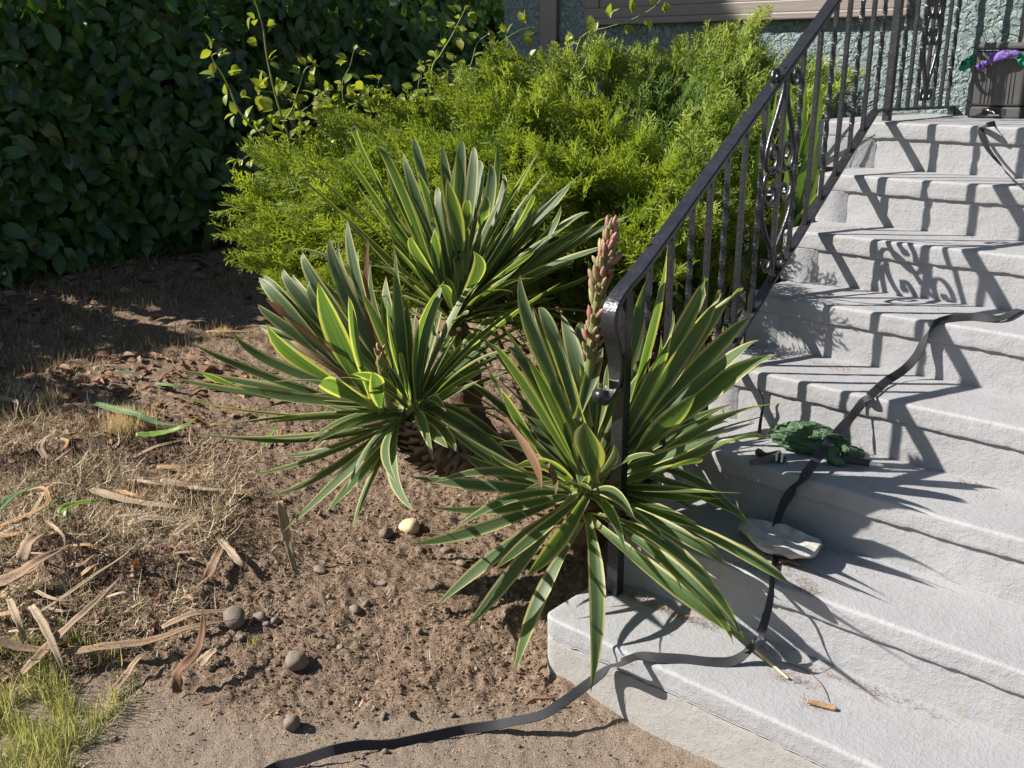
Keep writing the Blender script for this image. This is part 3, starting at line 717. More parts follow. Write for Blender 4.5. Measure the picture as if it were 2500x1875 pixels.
P_, T_, S_, A_, N_ = map(np.array, (P_, T_, S_, A_, N_))
print('juniper sprays', len(P_))
Vs, Fs, As = [], [], []; off = 0
for s_ in range(4):
    tv, tf = spray_tmpl(s_+3); idx = np.arange(len(P_)) % 4 == s_
    V, F = scatter(tv, tf, P_[idx], basis(T_[idx], N_[idx]), S_[idx]); Vs.append(V); Fs.append(F+off); off += len(V); As.append(np.repeat(A_[idx], len(tv)))
me = mesh_np('foliage', np.concatenate(Vs)-np.array(jun.location), np.concatenate(Fs), None, False, np.concatenate(As), [JUN]); link('foliage', me, jun, kind='stuff')
me = mbw.mesh('branches', BARK, True); me.transform(Matrix.Translation(-Vector(jun.location))); link('branches', me, jun, kind='stuff')

# ================================================================ RAMBLING ROSE
ROSE = mat_leaf('rose_leaf', (.17, .23, .035), (.30, .32, .06), rough=.4, spec=.4, tr=.45, tint=(1.35, 1.35, .4), use='obj', mid=(.22, .24, .09))
CANE = mat_plain('green_rose_cane', (.20, .24, .09), .6, .3, .3)
rose = empty('rambling_rose', (-3.3, 3.9, .3), label='arching rose canes with yellow green leaves rising between the juniper and the dark hedge', category='rose bush')
z1 = lambda a, b: (a/2.458, b/2.458)
z2 = lambda a, b: (500+a/2.458, b/2.458)
z3 = lambda a, b: (1200+a/2.765, b/2.765)
rr_ = np.random.RandomState(11)
rlv, rlf, rlu = leaf_tmpl(.66, .16, .22, 5); rlm = mesh_np('leaf', rlv, rlf, rlu, True, None, [ROSE])
nleaf = [0]
def rleaf(p, t, n, s):
    R = basis(np.array([t]), np.array([n]))[0]; o = link('leaf', rlm, rose)
    o.matrix_local = Matrix.Translation(V3(p)-Vector(rose.location)) @ Matrix(R.tolist()).to_4x4() @ Matrix.Scale(s, 4); nleaf[0] += 1
def cane(f, pts, D0, D1, r=.004, every=.045, ls=.045, t0=.25, root=True):
    n = len(pts); c = [atD(*f(a, b), D0+(D1-D0)*i/(n-1)) for i, (a, b) in enumerate(pts)]
    if root: g = c[0].copy(); g[2] = max(.3, c[0][2]-.5); c = [g]+c
    c = catmull(c, 7); mb = MB(); mb.tube(c, np.linspace(r, r*.45, len(c)), 6)
    me = mb.mesh('cane', CANE, True); me.transform(Matrix.Translation(-Vector(rose.location))); link('cane', me, rose)
    seg = np.linalg.norm(np.diff(c, axis=0), axis=1); s = np.concatenate([[0], np.cumsum(seg)]); L = s[-1]; q = L*t0; side = 1
    while q < L:
        i = min(len(c)-2, int(np.searchsorted(s, q)-1)); p = c[i]+(c[i+1]-c[i])*((q-s[i])/max(1e-6, seg[i])); d = (c[i+1]-c[i])/seg[i]
        out = np.cross(d, -FW)*side+rr_.normal(0, .35, 3); out /= np.linalg.norm(out)
        stem = p+out*.025*rr_.uniform(.6, 1.5)+d*.01
        mb2 = None
        for k in range(rr_.choice([2, 3, 3])):
            dd = out+rr_.normal(0, .55, 3)+np.array([0, 0, .15]); nr = -FW*.35+np.array([0, 0, .8])+rr_.normal(0, .45, 3)
            rleaf(stem+rr_.normal(0, .006, 3), dd, nr, ls*1.22*rr_.uniform(.65, 1.25))
        q += every*.8*rr_.uniform(.7, 1.4); side = -side
    # leafy tip
    for k in range(3): rleaf(c[-1], (c[-1]-c[-2])/seg[-1]+rr_.normal(0, .5, 3), -FW*.5+rr_.normal(0, .5, 3), ls*.7)
cane(z1, [(1740,900),(1690,700),(1640,520),(1600,330),(1580,180),(1545,50),(1520,-20)], 4.75, 4.6, .0055, .075)
cane(z1, [(1600,900),(1490,740),(1420,640),(1380,540),(1330,440),(1290,380),(1272,335),(1310,315)], 4.7, 4.5, .0045, .06)
cane(z1, [(1560,865),(1500,930),(1450,960)], 4.6, 4.5, .003, .05, root=False)
cane(z1, [(1640,780),(1600,760),(1550,755)], 4.6, 4.55, .003, .05, root=False)
cane(z1, [(1700,740),(1760,640),(1790,540),(1830,420),(1880,390)], 4.7, 4.6, .004, .035, .036, root=False)
cane(z1, [(1760,700),(1850,640),(1920,580),(1950,550)], 4.7, 4.65, .003, .035, .036, root=False)
cane(z1, [(1700,600),(1660,560),(1560,545)], 4.7, 4.6, .003, .04, root=False)
cane(z2, [(835,680),(825,500),(870,400),(895,300)], 5.0, 5.0, .003, .06, .04)
cane(z2, [(700,800),(740,720),(830,700),(880,690)], 4.8, 4.8, .003, .035, .042)
cane(z2, [(990,750),(1020,600),(1045,480)], 5.0, 5.0, .003, .05, .04)
cane(z2, [(1090,800),(1110,650),(1170,570)], 4.9, 4.9, .003, .04, .038)
cane(z2, [(1355,480),(1420,320),(1480,220),(1525,130),(1560,60)], 5.0, 4.9, .004, .045, .04)
cane(z2, [(1560,480),(1600,380),(1635,260),(1700,205)], 5.0, 4.95, .003, .035, .032)
cane(z2, [(1280,560),(1300,470),(1290,390)], 5.1, 5.1, .003, .045, .04)
cane(z2, [(1640,760),(1660,700),(1740,820)], 4.5, 4.5, .003, .06, .04)
for q in range(15):
    a = rr_.uniform(560, 1480); b = rr_.uniform(640, 800); cane(z2, [(a, b+120), (a+rr_.normal(0, 30), b), (a+rr_.normal(0, 60), b-rr_.uniform(60, 190))], 4.85, 4.8, .003, .032, .042)
cane(z3, [(480,590),(550,420),(620,240),(800,180),(950,130),(1080,60),(1150,-10)], 5.1, 5.1, .0045, .06, .045)
cane(z3, [(340,490),(410,400),(480,330),(590,270)], 5.1, 5.1, .003, .04, .042)
cane(z3, [(0,370),(60,290),(130,240),(200,200),(280,180)], 5.3, 5.3, .003, .06, .04)
cane(z3, [(220,600),(250,480),(200,400)], 5.0, 5.0, .003, .045, .04)
cane(z3, [(820,560),(860,480),(820,400)], 5.0, 5.0, .003, .045, .04)
print('rose leaves', nleaf[0])

# ================================================================ BROAD LEAVED WEEDS beside the landing (under the juniper)
WEED = mat_leaf('strap_leaf', (.08, .14, .03), (.14, .2, .05), tr=.3, use='obj')

# ================================================================ YUCCA
ZA = lambda a, b: (400+a/2.765, 500+b/2.765)      # reading scales of the enlarged photo
ZB = lambda a, b: (1100+a/2.765, 500+b/2.765)
ZC = lambda a, b: (1000+a/2.765, 950+b/2.765)
ZD = lambda a, b: (1250+a/2.765, 1275+b/2.765)
ZE = lambda a, b: (500+a/2.458, b/2.458)
ZF = lambda a, b: (1700+a/2.765, 900+b/2.765)
Z0 = lambda a, b: (a*K, b*K)
yucca = empty('yucca_plant', (-1.92, 2.44, .05), label='large variegated yucca with three spiky heads, scaly leaning trunk and one pink flower stalk', category='yucca')
YO = np.array(yucca.location)
yr_ = np.random.RandomState(21)
DEADY = mat_dead('withered_yucca_leaf', [(.20, .12, .07), (.30, .20, .12), (.16, .09, .05)])
nl = [0]
def ablade(base, mid, tip, w, axis, roll=0., dead=False, seg=13, name='leaf', fold=.16, lab=None):
    """one sword leaf from base through mid to tip"""
    base, mid, tip = map(lambda q: np.asarray(q, float), (base, mid, tip))
    ctl = 2*mid-.5*(base+tip); t = np.linspace(0, 1, seg)[:, None]
    Pn = (1-t)**2*base+2*t*(1-t)*ctl+t**2*tip
    T = np.gradient(Pn, axis=0); T /= np.linalg.norm(T, axis=1)[:, None]
    tt = t[:, 0]
    wid = np.interp(tt, [0, .06, .2, .35, .5, .65, .8, .92, .97, 1], [.62, .48, .62, .92, 1, .87, .57, .24, .09, .004])*w*.5
    V = []; U = []
    kink = yr_.normal(0, .10); ax = np.asarray(axis, float)
    for i in range(seg):
        n = ax-T[i]*(ax@T[i]); n /= np.linalg.norm(n)+1e-9; s = np.cross(T[i], n)
        a = roll+kink*math.sin(tt[i]*4)
        s2 = s*math.cos(a)+n*math.sin(a); n2 = np.cross(s2, T[i])
        fo = fold*(1.9-1.5*tt[i])
        for q, h in ((-1, 1.), (-.55, .42), (0, 0), (.55, .42), (1, 1.)):
            V.append(Pn[i]+s2*q*wid[i]+n2*h*fo*wid[i]*1.4); U.append((.5+.5*q, tt[i]))
    F = []
    for i in range(seg-1):
        for j in range(4): a = i*5+j; F.append((a, a+1, a+6, a+5))
    me = mesh_np(name, np.array(V)-YO, np.array(F), U, True, None, [DEADY if dead else YUC])
    o = link(name, me, yucca); nl[0] += 1
    if dead: o['label'] = 'withered brown leaf'
    return o
def surfD(u, v):
    """horizontal distance at which the line of sight meets soil or steps"""
    p = gpt(u, v); best = math.hypot(p[0], p[1])
    for k in range(1, 9):
        for q, ok in ((onz(u, v, RISE*k), lambda q: yk(k) <= q[1] <= yk(k+1)), (ony(u, v, yk(k)), lambda q: RISE*(k-1) <= q[2] <= RISE*k)):
            if q[0] > LEFT[k] and ok(q): best = min(best, math.hypot(q[0], q[1]))
    return best
def head(cu, cv, D, axis, L, leaves, wmul=1.):
    c = atD(cu, cv, D); ax = np.asarray(axis, float); ax /= np.linalg.norm(ax)
    for lf_ in leaves:
        f, mid, tip, w, sg = lf_[:5]; bas = lf_[5] if len(lf_) > 5 else None; dead = len(lf_) > 6 and lf_[6]
        tu, tv = f(*tip); mu, mv = f(*mid)
        dpx = math.hypot(tu-cu, tv-cv)/FPX*(D+.1); off = math.sqrt(max(0.0, L*L-dpx*dpx))*sg if abs(sg) <= 1 else (sg-2*np.sign(sg))
        bb = c if bas is None else atD(*f(*bas), D+off*.12)
        d0 = c+yr_.normal(0, .010, 3)+ax*yr_.uniform(-.02, .03)
        if bas is not None: d0 = bb
        Dm = min(D+off*(.46 if abs(sg) <= 1 else .38), surfD(mu, mv)-.21); Dt = min(D+off, surfD(tu, tv)-.07)
        ablade(d0, atD(mu, mv, Dm), atD(tu, tv, Dt), w*wmul*.00098, ax+yr_.normal(0, .12, 3), yr_.normal(0, .28), dead)
    return c
sx = RT; upz = np.array([0, 0, 1.]); fwd = np.array([FW[0], FW[1], 0]); fwd /= np.linalg.norm(fwd)
# ---- left head
C1 = head(1008, 1006, 3.02, -.45*sx+.8*upz-.35*fwd, .70, wmul=1.12, leaves=[
 (ZA,(720,1180),(195,938),50,-.5,(1380,1390)), (ZA,(520,1270),(0,1130),46,-.3), (ZA,(560,1210),(70,1110),40,.4), (ZA,(760,1290),(235,1115),48,-.6), (ZA,(470,1385),(8,1245),44,-.2,(1200,1440)),
 (ZA,(860,1270),(395,1155),46,.5), (ZA,(860,1130),(470,870),50,.3), (ZA,(1010,1130),(690,800),54,-.5), (ZA,(910,900),(635,670),44,.4), (ZA,(960,980),(640,812),40,.7), (ZA,(840,720),(640,490),42,.7,(1300,1260)),
 (ZA,(860,690),(668,480),40,.8,(1300,1250)), (ZA,(960,760),(760,550),42,.5), (ZA,(1000,720),(810,430),42,.5), (ZA,(1070,760),(870,470),38,.7), (ZA,(1100,640),(940,320),46,.4), (ZA,(1130,820),(985,510),38,.2),
 (ZA,(1240,620),(1120,220),48,.4), (ZA,(1290,680),(1180,265),40,.6), (ZA,(1320,960),(1245,615),66,-.6,(1420,1400)), (ZA,(1170,900),(1040,520),60,-.5,(1420,1400)), (ZA,(1320,560),(1240,100),46,.5,(1560,1330)),
 (ZA,(1400,760),(1380,220),34,.2,(1560,1300),True), (ZA,(1345,640),(1320,300),44,.6), (ZA,(1450,800),(1400,370),50,.1), (ZA,(1530,820),(1500,480),50,.3), (ZA,(1600,880),(1560,290),44,.2), (ZA,(1560,980),(1510,610),56,-.3),
 (ZA,(1730,880),(1895,515),44,-.5,(1710,1350)), (ZA,(1790,760),(1900,640),40,.2,(1700,1330)), (ZA,(1660,1000),(1640,640),52,.1), (ZA,(1860,1090),(1990,860),50,.3,(1720,1380)), (ZA,(1960,1170),(2310,1020),44,.2,(1740,1390)),
 (ZA,(1960,1230),(2230,1080),42,-.3,(1740,1400)), (ZA,(1920,1300),(2140,1180),36,-.4,(1760,1400)), (ZA,(1900,1290),(2480,1080),42,.5,(1740,1390)),
 (ZA,(1000,1450),(625,1478),40,-.4,(1600,1420)), (ZA,(800,1585),(100,1515),40,-.3,(1600,1450)), (ZA,(1380,1440),(1000,1620),36,-.3), (ZA,(1000,1590),(360,1560),34,-.1,(1600,1470)),
 (ZA,(880,780),(690,645),30,-.2,(1200,1050),True), (ZA,(1160,1230),(1055,1215),44,-.9,(1440,1390)), (ZA,(1450,1250),(1405,1130),50,-.8,(1480,1400)), (ZA,(1000,1000),(850,920),30,.2,(1260,1200),True),
 (Z0,(700,985),(530,1028),34,-.4), (Z0,(710,1020),(556,1075),36,-.5), (Z0,(760,1010),(610,1150),38,-.6), (Z0,(770,1035),(700,1112),34,-.7), (Z0,(806,1030),(762,1146),36,-.6), (Z0,(848,1010),(898,1105),38,-.7),
 (Z0,(835,960),(860,1048),34,-.7), (Z0,(745,960),(590,985),32,.2), (Z0,(955,930),(985,975),34,-.8), (Z0,(930,930),(968,968),36,-.8), (Z0,(1010,925),(1180,1065),44,-.5), (Z0,(1000,900),(1130,1000),44,.0), (Z0,(1010,880),(1160,905),44,.2), (Z0,(975,940),(1060,1040),38,.3),
 (Z0,(660,900),(400,925),34,.6), (Z0,(700,870),(520,770),34,.8), (Z0,(815,740),(770,640),40,.7), (Z0,(850,760),(835,650),44,.6), (Z0,(880,770),(905,640),42,.8)])
# ---- top head
C2 = head(1113, 782, 3.40, .05*sx+.95*upz-.25*fwd, .72, [
 (ZE,(800,1180),(560,950),40,.3), (ZE,(760,1235),(578,1095),40,.2), (ZE,(1010,1060),(905,755),46,.3), (ZE,(1030,1210),(860,950),42,.1), (ZE,(1160,1110),(1030,885),46,.4), (ZE,(1030,1290),(905,1095),44,-.2),
 (ZE,(1290,1250),(1190,920),42,.4), (ZE,(1370,1260),(1225,975),42,.1), (ZE,(1290,1000),(1255,830),40,.8,(1400,1500)), (ZE,(1450,1100),(1420,860),40,.7,(1480,1500)), (ZE,(1525,1100),(1540,845),46,.6), (ZE,(1500,1200),(1560,870),44,.5),
 (ZE,(1600,1150),(1610,880),46,.3), (ZE,(1640,1200),(1640,960),44,.5), (ZE,(1735,1120),(1755,870),38,.6,(1640,1500)), (ZE,(1700,1250),(1700,980),46,.1), (ZE,(1750,1300),(1785,1040),42,.5), (ZE,(1500,1330),(1450,1070),62,-.4,(1530,1680)),
 (ZE,(1420,1330),(1395,1120),40,.3), (ZE,(1850,1420),(1975,1160),54,-.2), (ZE,(2000,1330),(2190,1110),48,.2), (ZE,(1960,1330),(2110,1150),44,.5), (ZE,(1570,1300),(1575,1205),36,-.2,(1560,1650)), (ZE,(1660,1350),(1680,1180),46,-.2),
 (ZE,(1220,1300),(1090,1000),40,.5), (ZE,(1180,1380),(985,1180),42,.1), (ZE,(1130,1420),(930,1230),40,-.3), (ZE,(1200,1560),(1060,1390),38,-.4), (ZE,(1290,1560),(1240,1420),36,-.7), (ZE,(1380,1480),(1380,1300),40,-.2),
 (ZE,(1100,1600),(845,1245),44,.0), (ZE,(1010,1480),(855,1320),44,.3), (ZE,(1300,1500),(1130,1170),40,.6),(ZE,(1410,1500),(1310,1180),40,.6),
 (ZB,(560,320),(745,0),46,-.05), (ZB,(650,230),(940,52),44,-.1), (ZB,(760,300),(1020,90),44,-.2), (ZB,(800,290),(1240,58),54,-.05,(420,560)), (ZB,(620,490),(912,315),50,.0), (ZB,(430,290),(540,0),48,.05), (ZB,(560,420),(890,150),44,.1),
 (ZB,(420,690),(722,625),46,-.1), (ZB,(520,800),(715,722),34,.2), (ZB,(480,890),(740,790),36,.0,(150,1000),True), (ZB,(700,590),(960,450),46,.0), (ZB,(350,480),(570,310),44,-.4), (ZB,(640,440),(820,330),42,.2),
 (ZB,(180,480),(150,310),50,-.9,(10,730)), (ZB,(60,760),(115,740),50,-.95,(-30,860)), (ZB,(300,560),(480,400),44,-.5), (ZB,(280,760),(540,860),36,.1), (ZB,(190,950),(280,1100),38,-.3), (ZB,(330,900),(560,1000),40,.4),
 (ZA,(1640,720),(1490,610),36,-.2), (ZA,(1730,480),(1680,215),40,-.3), (ZA,(1650,520),(1555,290),36,-.4), (ZA,(1880,1000),(1980,860),34,-.3,(1960,860)), (ZA,(1080,350),(850,305),30,.6,(1500,620)), (ZA,(1990,1010),(1980,1100),34,-.3), (ZA,(2090,980),(2212,1130),36,-.2)])
# ---- right head, in front
C3 = head(1430, 1204, 2.68, .25*sx+.85*upz-.40*fwd, .66, [
 (ZC,(620,812),(140,795),42,-.3), (ZC,(460,955),(0,1045),42,-.4), (ZC,(580,1130),(170,1475),46,-.5), (ZC,(850,990),(570,1220),42,-.7), (ZC,(690,1250),(375,1620),46,-.5), (ZC,(1000,1030),(790,1258),48,-.8),
 (ZD,(190,520),(10,1045),50,-.5,(480,0)), (ZD,(575,480),(530,1155),46,-.5,(500,-60)), (ZC,(520,655),(0,590),40,.1), (ZC,(560,470),(180,190),42,.2,(1050,690)), (ZC,(600,560),(380,435),38,.2),
 (ZC,(1780,690),(2250,700),48,-2.38), (ZC,(1780,735),(2150,728),42,-2.3), (ZC,(1660,800),(1940,905),46,-2.36), (ZC,(1720,870),(2025,975),48,-2.36), (ZC,(1810,980),(2130,1185),44,-2.25,(1400,760)), (ZC,(1740,545),(1975,465),54,-2.38), (ZC,(1800,430),(2155,280),46,-2.3),
 (Z0,(1560,960),(1658,945),38,-2.3,(1370,1040)), (Z0,(1545,915),(1697,873),50,-2.2,(1340,1050)), (ZB,(1800,1230),(2205,1010),66,-2.14,(1250,1700)), (ZB,(1440,1500),(1655,1275),66,-2.34,(1190,1760)), (ZB,(1720,1180),(2085,915),50,-2.14), (ZB,(1690,1080),(2055,740),52,-2.06), (ZB,(1640,950),(1978,558),60,-2.06),
 (ZB,(1580,980),(1825,568),50,-2.09), (ZB,(1540,880),(1718,490),44,-2.09), (ZB,(1385,1100),(1495,705),48,-2.25), (ZB,(1380,720),(1465,260),52,-2.08,(1180,1500)), (ZB,(1260,1180),(1312,760),46,.4), (ZB,(1230,900),(1330,500),50,.6), (ZB,(1300,1320),(1420,870),48,.0),
 (ZB,(840,1030),(745,735),52,.5,(930,1500)), (ZB,(800,1150),(722,905),54,-.2,(900,1500)), (ZB,(1025,1340),(1060,1070),54,-.3,(980,1600)), (ZB,(950,1160),(1030,960),44,.2,(850,1450)), (ZB,(620,1050),(560,700),44,.5,(880,1560)), (ZB,(560,900),(470,470),44,.6,(880,1600)),
 (ZB,(460,1180),(262,945),44,-.1), (ZB,(380,1350),(265,1120),46,-.3,(620,1700)), (ZB,(690,900),(598,690),46,.4,(880,1540)), (ZB,(560,1180),(380,960),44,.3), (ZB,(680,1350),(510,1020),44,.1), (ZB,(880,1000),(905,820),44,.6), (ZB,(900,1250),(870,1080),40,.2),
 (ZD,(1140,480),(1640,840),54,-.4,(470,-60)), (ZD,(1130,230),(1590,850),54,-.45,(520,-60)), (ZD,(1190,400),(1500,840),48,.0,(560,-60)), (ZD,(1530,200),(1885,430),46,-2.3,(900,-100)), (ZD,(1220,110),(1432,282),42,-2.25,(700,-60)), (ZF,(140,900),(340,1060),44,-2.15,(-400,700)), (ZF,(30,780),(345,1065),38,-2.1,(-400,640)),
 (ZC,(1200,420),(1186,225),92,-.9,(1220,620)), (ZC,(1370,480),(1378,366),26,-.8,(1250,620)), (ZC,(1130,640),(1220,680),40,-.9,(1060,660)), (ZC,(950,640),(780,675),36,-.6,(1110,640)), (ZC,(1640,560),(1850,500),44,.5),
 (ZC,(700,560),(560,440),38,-.2), (ZC,(820,450),(890,680),26,-.7,(640,200),True), (ZC,(960,560),(985,720),22,-.7,(850,440),True), (Z0,(1320,940),(1330,830),54,.1), (Z0,(1400,880),(1470,760),54,.3), (Z0,(1185,960),(1110,830),50,.4), (Z0,(1290,930),(1275,800),50,.5), (Z0,(1370,850),(1400,700),50,.7)])
# outer leaves on the far side of each head
for c, ax, n, L, da in ((C1, -.2*sx+.9*upz+.2*fwd, 18, .62, 1.3), (C2, .05*sx+.95*upz+.1*fwd, 24, .66, 1.5), (C3, .3*sx+.9*upz+.2*fwd, 30, .60, 1.5)):
    for k in range(n):
        az = da*yr_.uniform(-1, 1); el = yr_.uniform(.12, 1.1); back = fwd*1.0+(sx*.55 if n > 20 else 0); back = back/np.linalg.norm(back); sd = np.cross(back, upz)
        d = (back*math.cos(az)+sd*math.sin(az))*math.cos(el)+upz*math.sin(el); l_ = L*yr_.uniform(.8, 1.1); tip = c+d*l_-upz*.06*math.cos(el)
        for s_ in range(8):
            kk = 1+int((tip[1]-YF)//RUN) if tip[1] > YF else 0
            if tip[0] > -1.6 and 0 < kk < 9 and tip[2] < RISE*kk+.05: tip[2] = RISE*kk+.06
        ablade(c, c+(tip-c)*.52+upz*.03, tip, .046, ax/np.linalg.norm(ax), yr_.normal(0, .3))
# procedural inner leaves of each head
for c, D, ax, n, L in ((C1, 3.02, -.45*sx+.8*upz-.35*fwd, 18, .42), (C2, 3.4, .05*sx+.95*upz-.25*fwd, 18, .48), (C3, 2.68, .25*sx+.85*upz-.4*fwd, 18, .42)):
    ax = ax/np.linalg.norm(ax)
    for k in range(n):
        az = k*2.4+yr_.uniform(-.3, .3); el = yr_.uniform(.0, 1.25); e1 = np.cross(ax, (0, 1, .1)); e1 /= np.linalg.norm(e1); e2 = np.cross(ax, e1)
        d = (e1*math.cos(az)+e2*math.sin(az))*math.cos(el)+ax*math.sin(el); l_ = L*yr_.uniform(.7, 1.15)
        tip = c+d*l_-upz*.05*math.cos(el); tip[2] = max(tip[2], float(gz(tip[0], tip[1]))+.04)
        ablade(c-ax*.02, c+d*l_*.52+upz*.02, tip, .038, ax, yr_.normal(0, .3))
print('yucca leaves', nl[0])
# ---- trunks
g3 = np.array([-1.95, 2.50, .0]); g3[2] = float(gz(g3[0], g3[1]))-.05
def ypart(name, mb, mat, sm=True, **k):
    me = mb.mesh(name, mat, sm); me.transform(Matrix.Translation(-Vector(YO))); return link(name, me, yucca, **k)
def bark_tube(pts, r, name='trunk'):
    mb = MB(); c = catmull(pts, 10); rr = np.interp(np.linspace(0, 1, len(c)), np.linspace(0, 1, len(r)), r)
    k = 14; pr = [(math.cos(2*PI*j/k), math.sin(2*PI*j/k)) for j in range(k)]
    mb.sweep(c, pr, scale=rr*(1+.10*np.sin(np.arange(len(c))*2.1))); V = mb.v[0]; V += .012*np.stack([fbm(V[:, 0], V[:, 1], V[:, 2], 26, 3, s) for s in (1, 2, 3)], 1); return ypart(name, mb, BARK)
tpts1 = [C1-.02*upz, C1+np.array([.04, .05, -.13]), atD(1210, 1115, 3.05), atD(1330, 1150, 3.0), g3+np.array([.03, 0, .22]), g3]
bark_tube(tpts1, [.045, .070, .062, .058, .07, .09])
bark_tube([C3-.01*upz, C3+np.array([-.05, .06, -.14]), g3+np.array([.02, .0, .12]), g3], [.04, .05, .06, .08])
bark_tube([C2-.02*upz, C2+np.array([.02, .02, -.2]), C2+np.array([.08, .03, -.42]), g3+np.array([-.1, .1, .12]), g3], [.045, .055, .06, .06, .08])
# pointed dry leaf bases on the left trunk, like a pineapple
sm = MB(); sm.add([(-.5, 0, 0), (.5, 0, 0), (.42, .5, .10), (-.42, .5, .10), (0, 1, .22), (0, .45, .2), (-.5, 0, -.05), (.5, 0, -.05)], [(0, 1, 5), (1, 2, 5), (2, 4, 5), (4, 3, 5), (3, 0, 5), (0, 6, 7, 1)])
sme = sm.mesh('dry_leaf_base', SCALE, False)
c = catmull(tpts1, 10); T = np.gradient(c, axis=0); T /= np.linalg.norm(T, axis=1)[:, None]
cnt = 0
for i in np.linspace(1, 17, 13):
    i0 = int(i); p = c[i0]; t = -T[i0]; e1 = np.cross(t, upz); e1 /= np.linalg.norm(e1); e2 = np.cross(t, e1); r_ = float(np.interp(i/len(c), np.linspace(0, 1, 6), [.045, .070, .062, .058, .07, .09]))
    for k in range(12):
        a = 2*PI*(k+.5*(i0 % 2))/12+yr_.normal(0, .06); n = e1*math.cos(a)+e2*math.sin(a)
        R = basis(np.array([t*.95+n*.45]), np.array([n]))[0]; s_ = .042*yr_.uniform(.8, 1.25)
        o = link('dry_leaf_base', sme, yucca); o.matrix_local = Matrix.Translation(V3(p+n*r_*.93)-Vector(yucca.location)) @ Matrix(R.tolist()).to_4x4() @ Matrix.Scale(s_, 4); cnt += 1
# ---- flower stalk with buds
STALK = mat_plain('green_flower_stalk', (.16, .19, .06), .55, .35, .35, 14, .2)
BUD = M_('pink_green_bud'); r = BUD.orand(); gcol = BUD.coord('Object'); nn_ = BUD.noise(gcol, 1.2, 2)
BUD.col(BUD.mix(r, (.36, .15, .13), (.26, .26, .11))); BUD.set(.5, .4); BUD.translucent(.15, (1.2, 1, .6)); BUD = BUD.m
sp_px = [(1335+5, 1240), (1440, 1000), (1441, 900), (1450, 800), (1466, 700), (1482, 620), (1496, 560)]
sp_px = [(1428, 1150), (1434, 1010), (1440, 900), (1450, 800), (1466, 700), (1482, 620), (1494, 556)]
sc_ = catmull([atD(u, v, 2.74) for u, v in sp_px], 8)
mb = MB(); mb.tube(sc_, np.interp(np.linspace(0, 1, len(sc_)), [0, .5, .8, 1], [.017, .015, .011, .006]), 10); stalk = ypart('flower_stalk', mb, STALK)
bm = MB(); zs = [0, .15, .4, .7, .9, 1]; rs = [.07, .15, .20, .165, .08, .004]
for i, (z, r_) in enumerate(zip(zs, rs)): pass
bm.sweep([(0, z, 0) for z in zs], [(math.cos(2*PI*j/6), math.sin(2*PI*j/6)) for j in range(6)], scale=rs, upv=(0, 0, 1)); bme = bm.mesh('bud', BUD, True)
nb = 0
Tt = np.gradient(sc_, axis=0); Tt /= np.linalg.norm(Tt, axis=1)[:, None]
for q in np.linspace(.36, 1.0, 96):
    i = min(len(sc_)-1, int(q*(len(sc_)-1))); p = sc_[i]; t = Tt[i]; e1 = np.cross(t, fwd); e1 /= np.linalg.norm(e1); e2 = np.cross(t, e1)
    a = nb*2.4; n = e1*math.cos(a)+e2*math.sin(a); up_ = np.interp(q, [.34, .8, 1], [1.3, 1.8, 5]); d = t*up_+n+yr_.normal(0, .30, 3)
    R = basis(np.array([d]), np.array([n]))[0]; s_ = float(np.interp(q, [.34, .6, .85, 1], [.030, .042, .046, .032]))*yr_.uniform(.6, 1.3)
    o = link('bud', bme, stalk); o.matrix_local = Matrix.Translation(V3(p+n*.008)-Vector(yucca.location)) @ Matrix(R.tolist()).to_4x4() @ Matrix.Scale(s_, 4); nb += 1
# second young stalk tip in the left head
sc2 = catmull([atD(*ZA(1520, 1400), 2.98), atD(*ZA(1490, 1200), 2.98), atD(*ZA(1465, 1060), 2.97), atD(*ZA(1455, 950), 2.97)], 5)
mb = MB(); mb.tube(sc2, np.interp(np.linspace(0, 1, len(sc2)), [0, .7, 1], [.016, .013, .006]), 8); st2 = ypart('flower_stalk', mb, STALK)
for k in range(16):
    q = .4+.6*k/16; i = min(len(sc2)-1, int(q*(len(sc2)-1))); a = k*2.4; n = RT*math.cos(a)+fwd*math.sin(a); R = basis(np.array([upz*2+n]), np.array([n]))[0]
    o = link('bud', bme, st2); o.matrix_local = Matrix.Translation(V3(sc2[i]+n*.006)-Vector(yucca.location)) @ Matrix(R.tolist()).to_4x4() @ Matrix.Scale(.028, 4)

# ================================================================ off to the left, behind the hedge
cs = [(from_sunview(a, b, x), (r, r, r)) for a, b, x, r in ((5.72, 1.9, -7.6, .46), (5.75, 1.2, -7.5, .48), (6.3, 1.7, -7.9, .52), (6.45, 1.1, -7.4, .5), (6.9, 1.9, -8.0, .6), (6.2, 2.35, -7.8, .45), (5.62, 2.3, -7.6, .26), (6.0, .6, -7.5, .35), (5.42, 2.16, -7.6, .17))]
tree('young_tree', 'leafy young tree standing beyond the hedge, its crown shading the house wall', cs, 2600, (-8.0, 2.6, .4), 9)

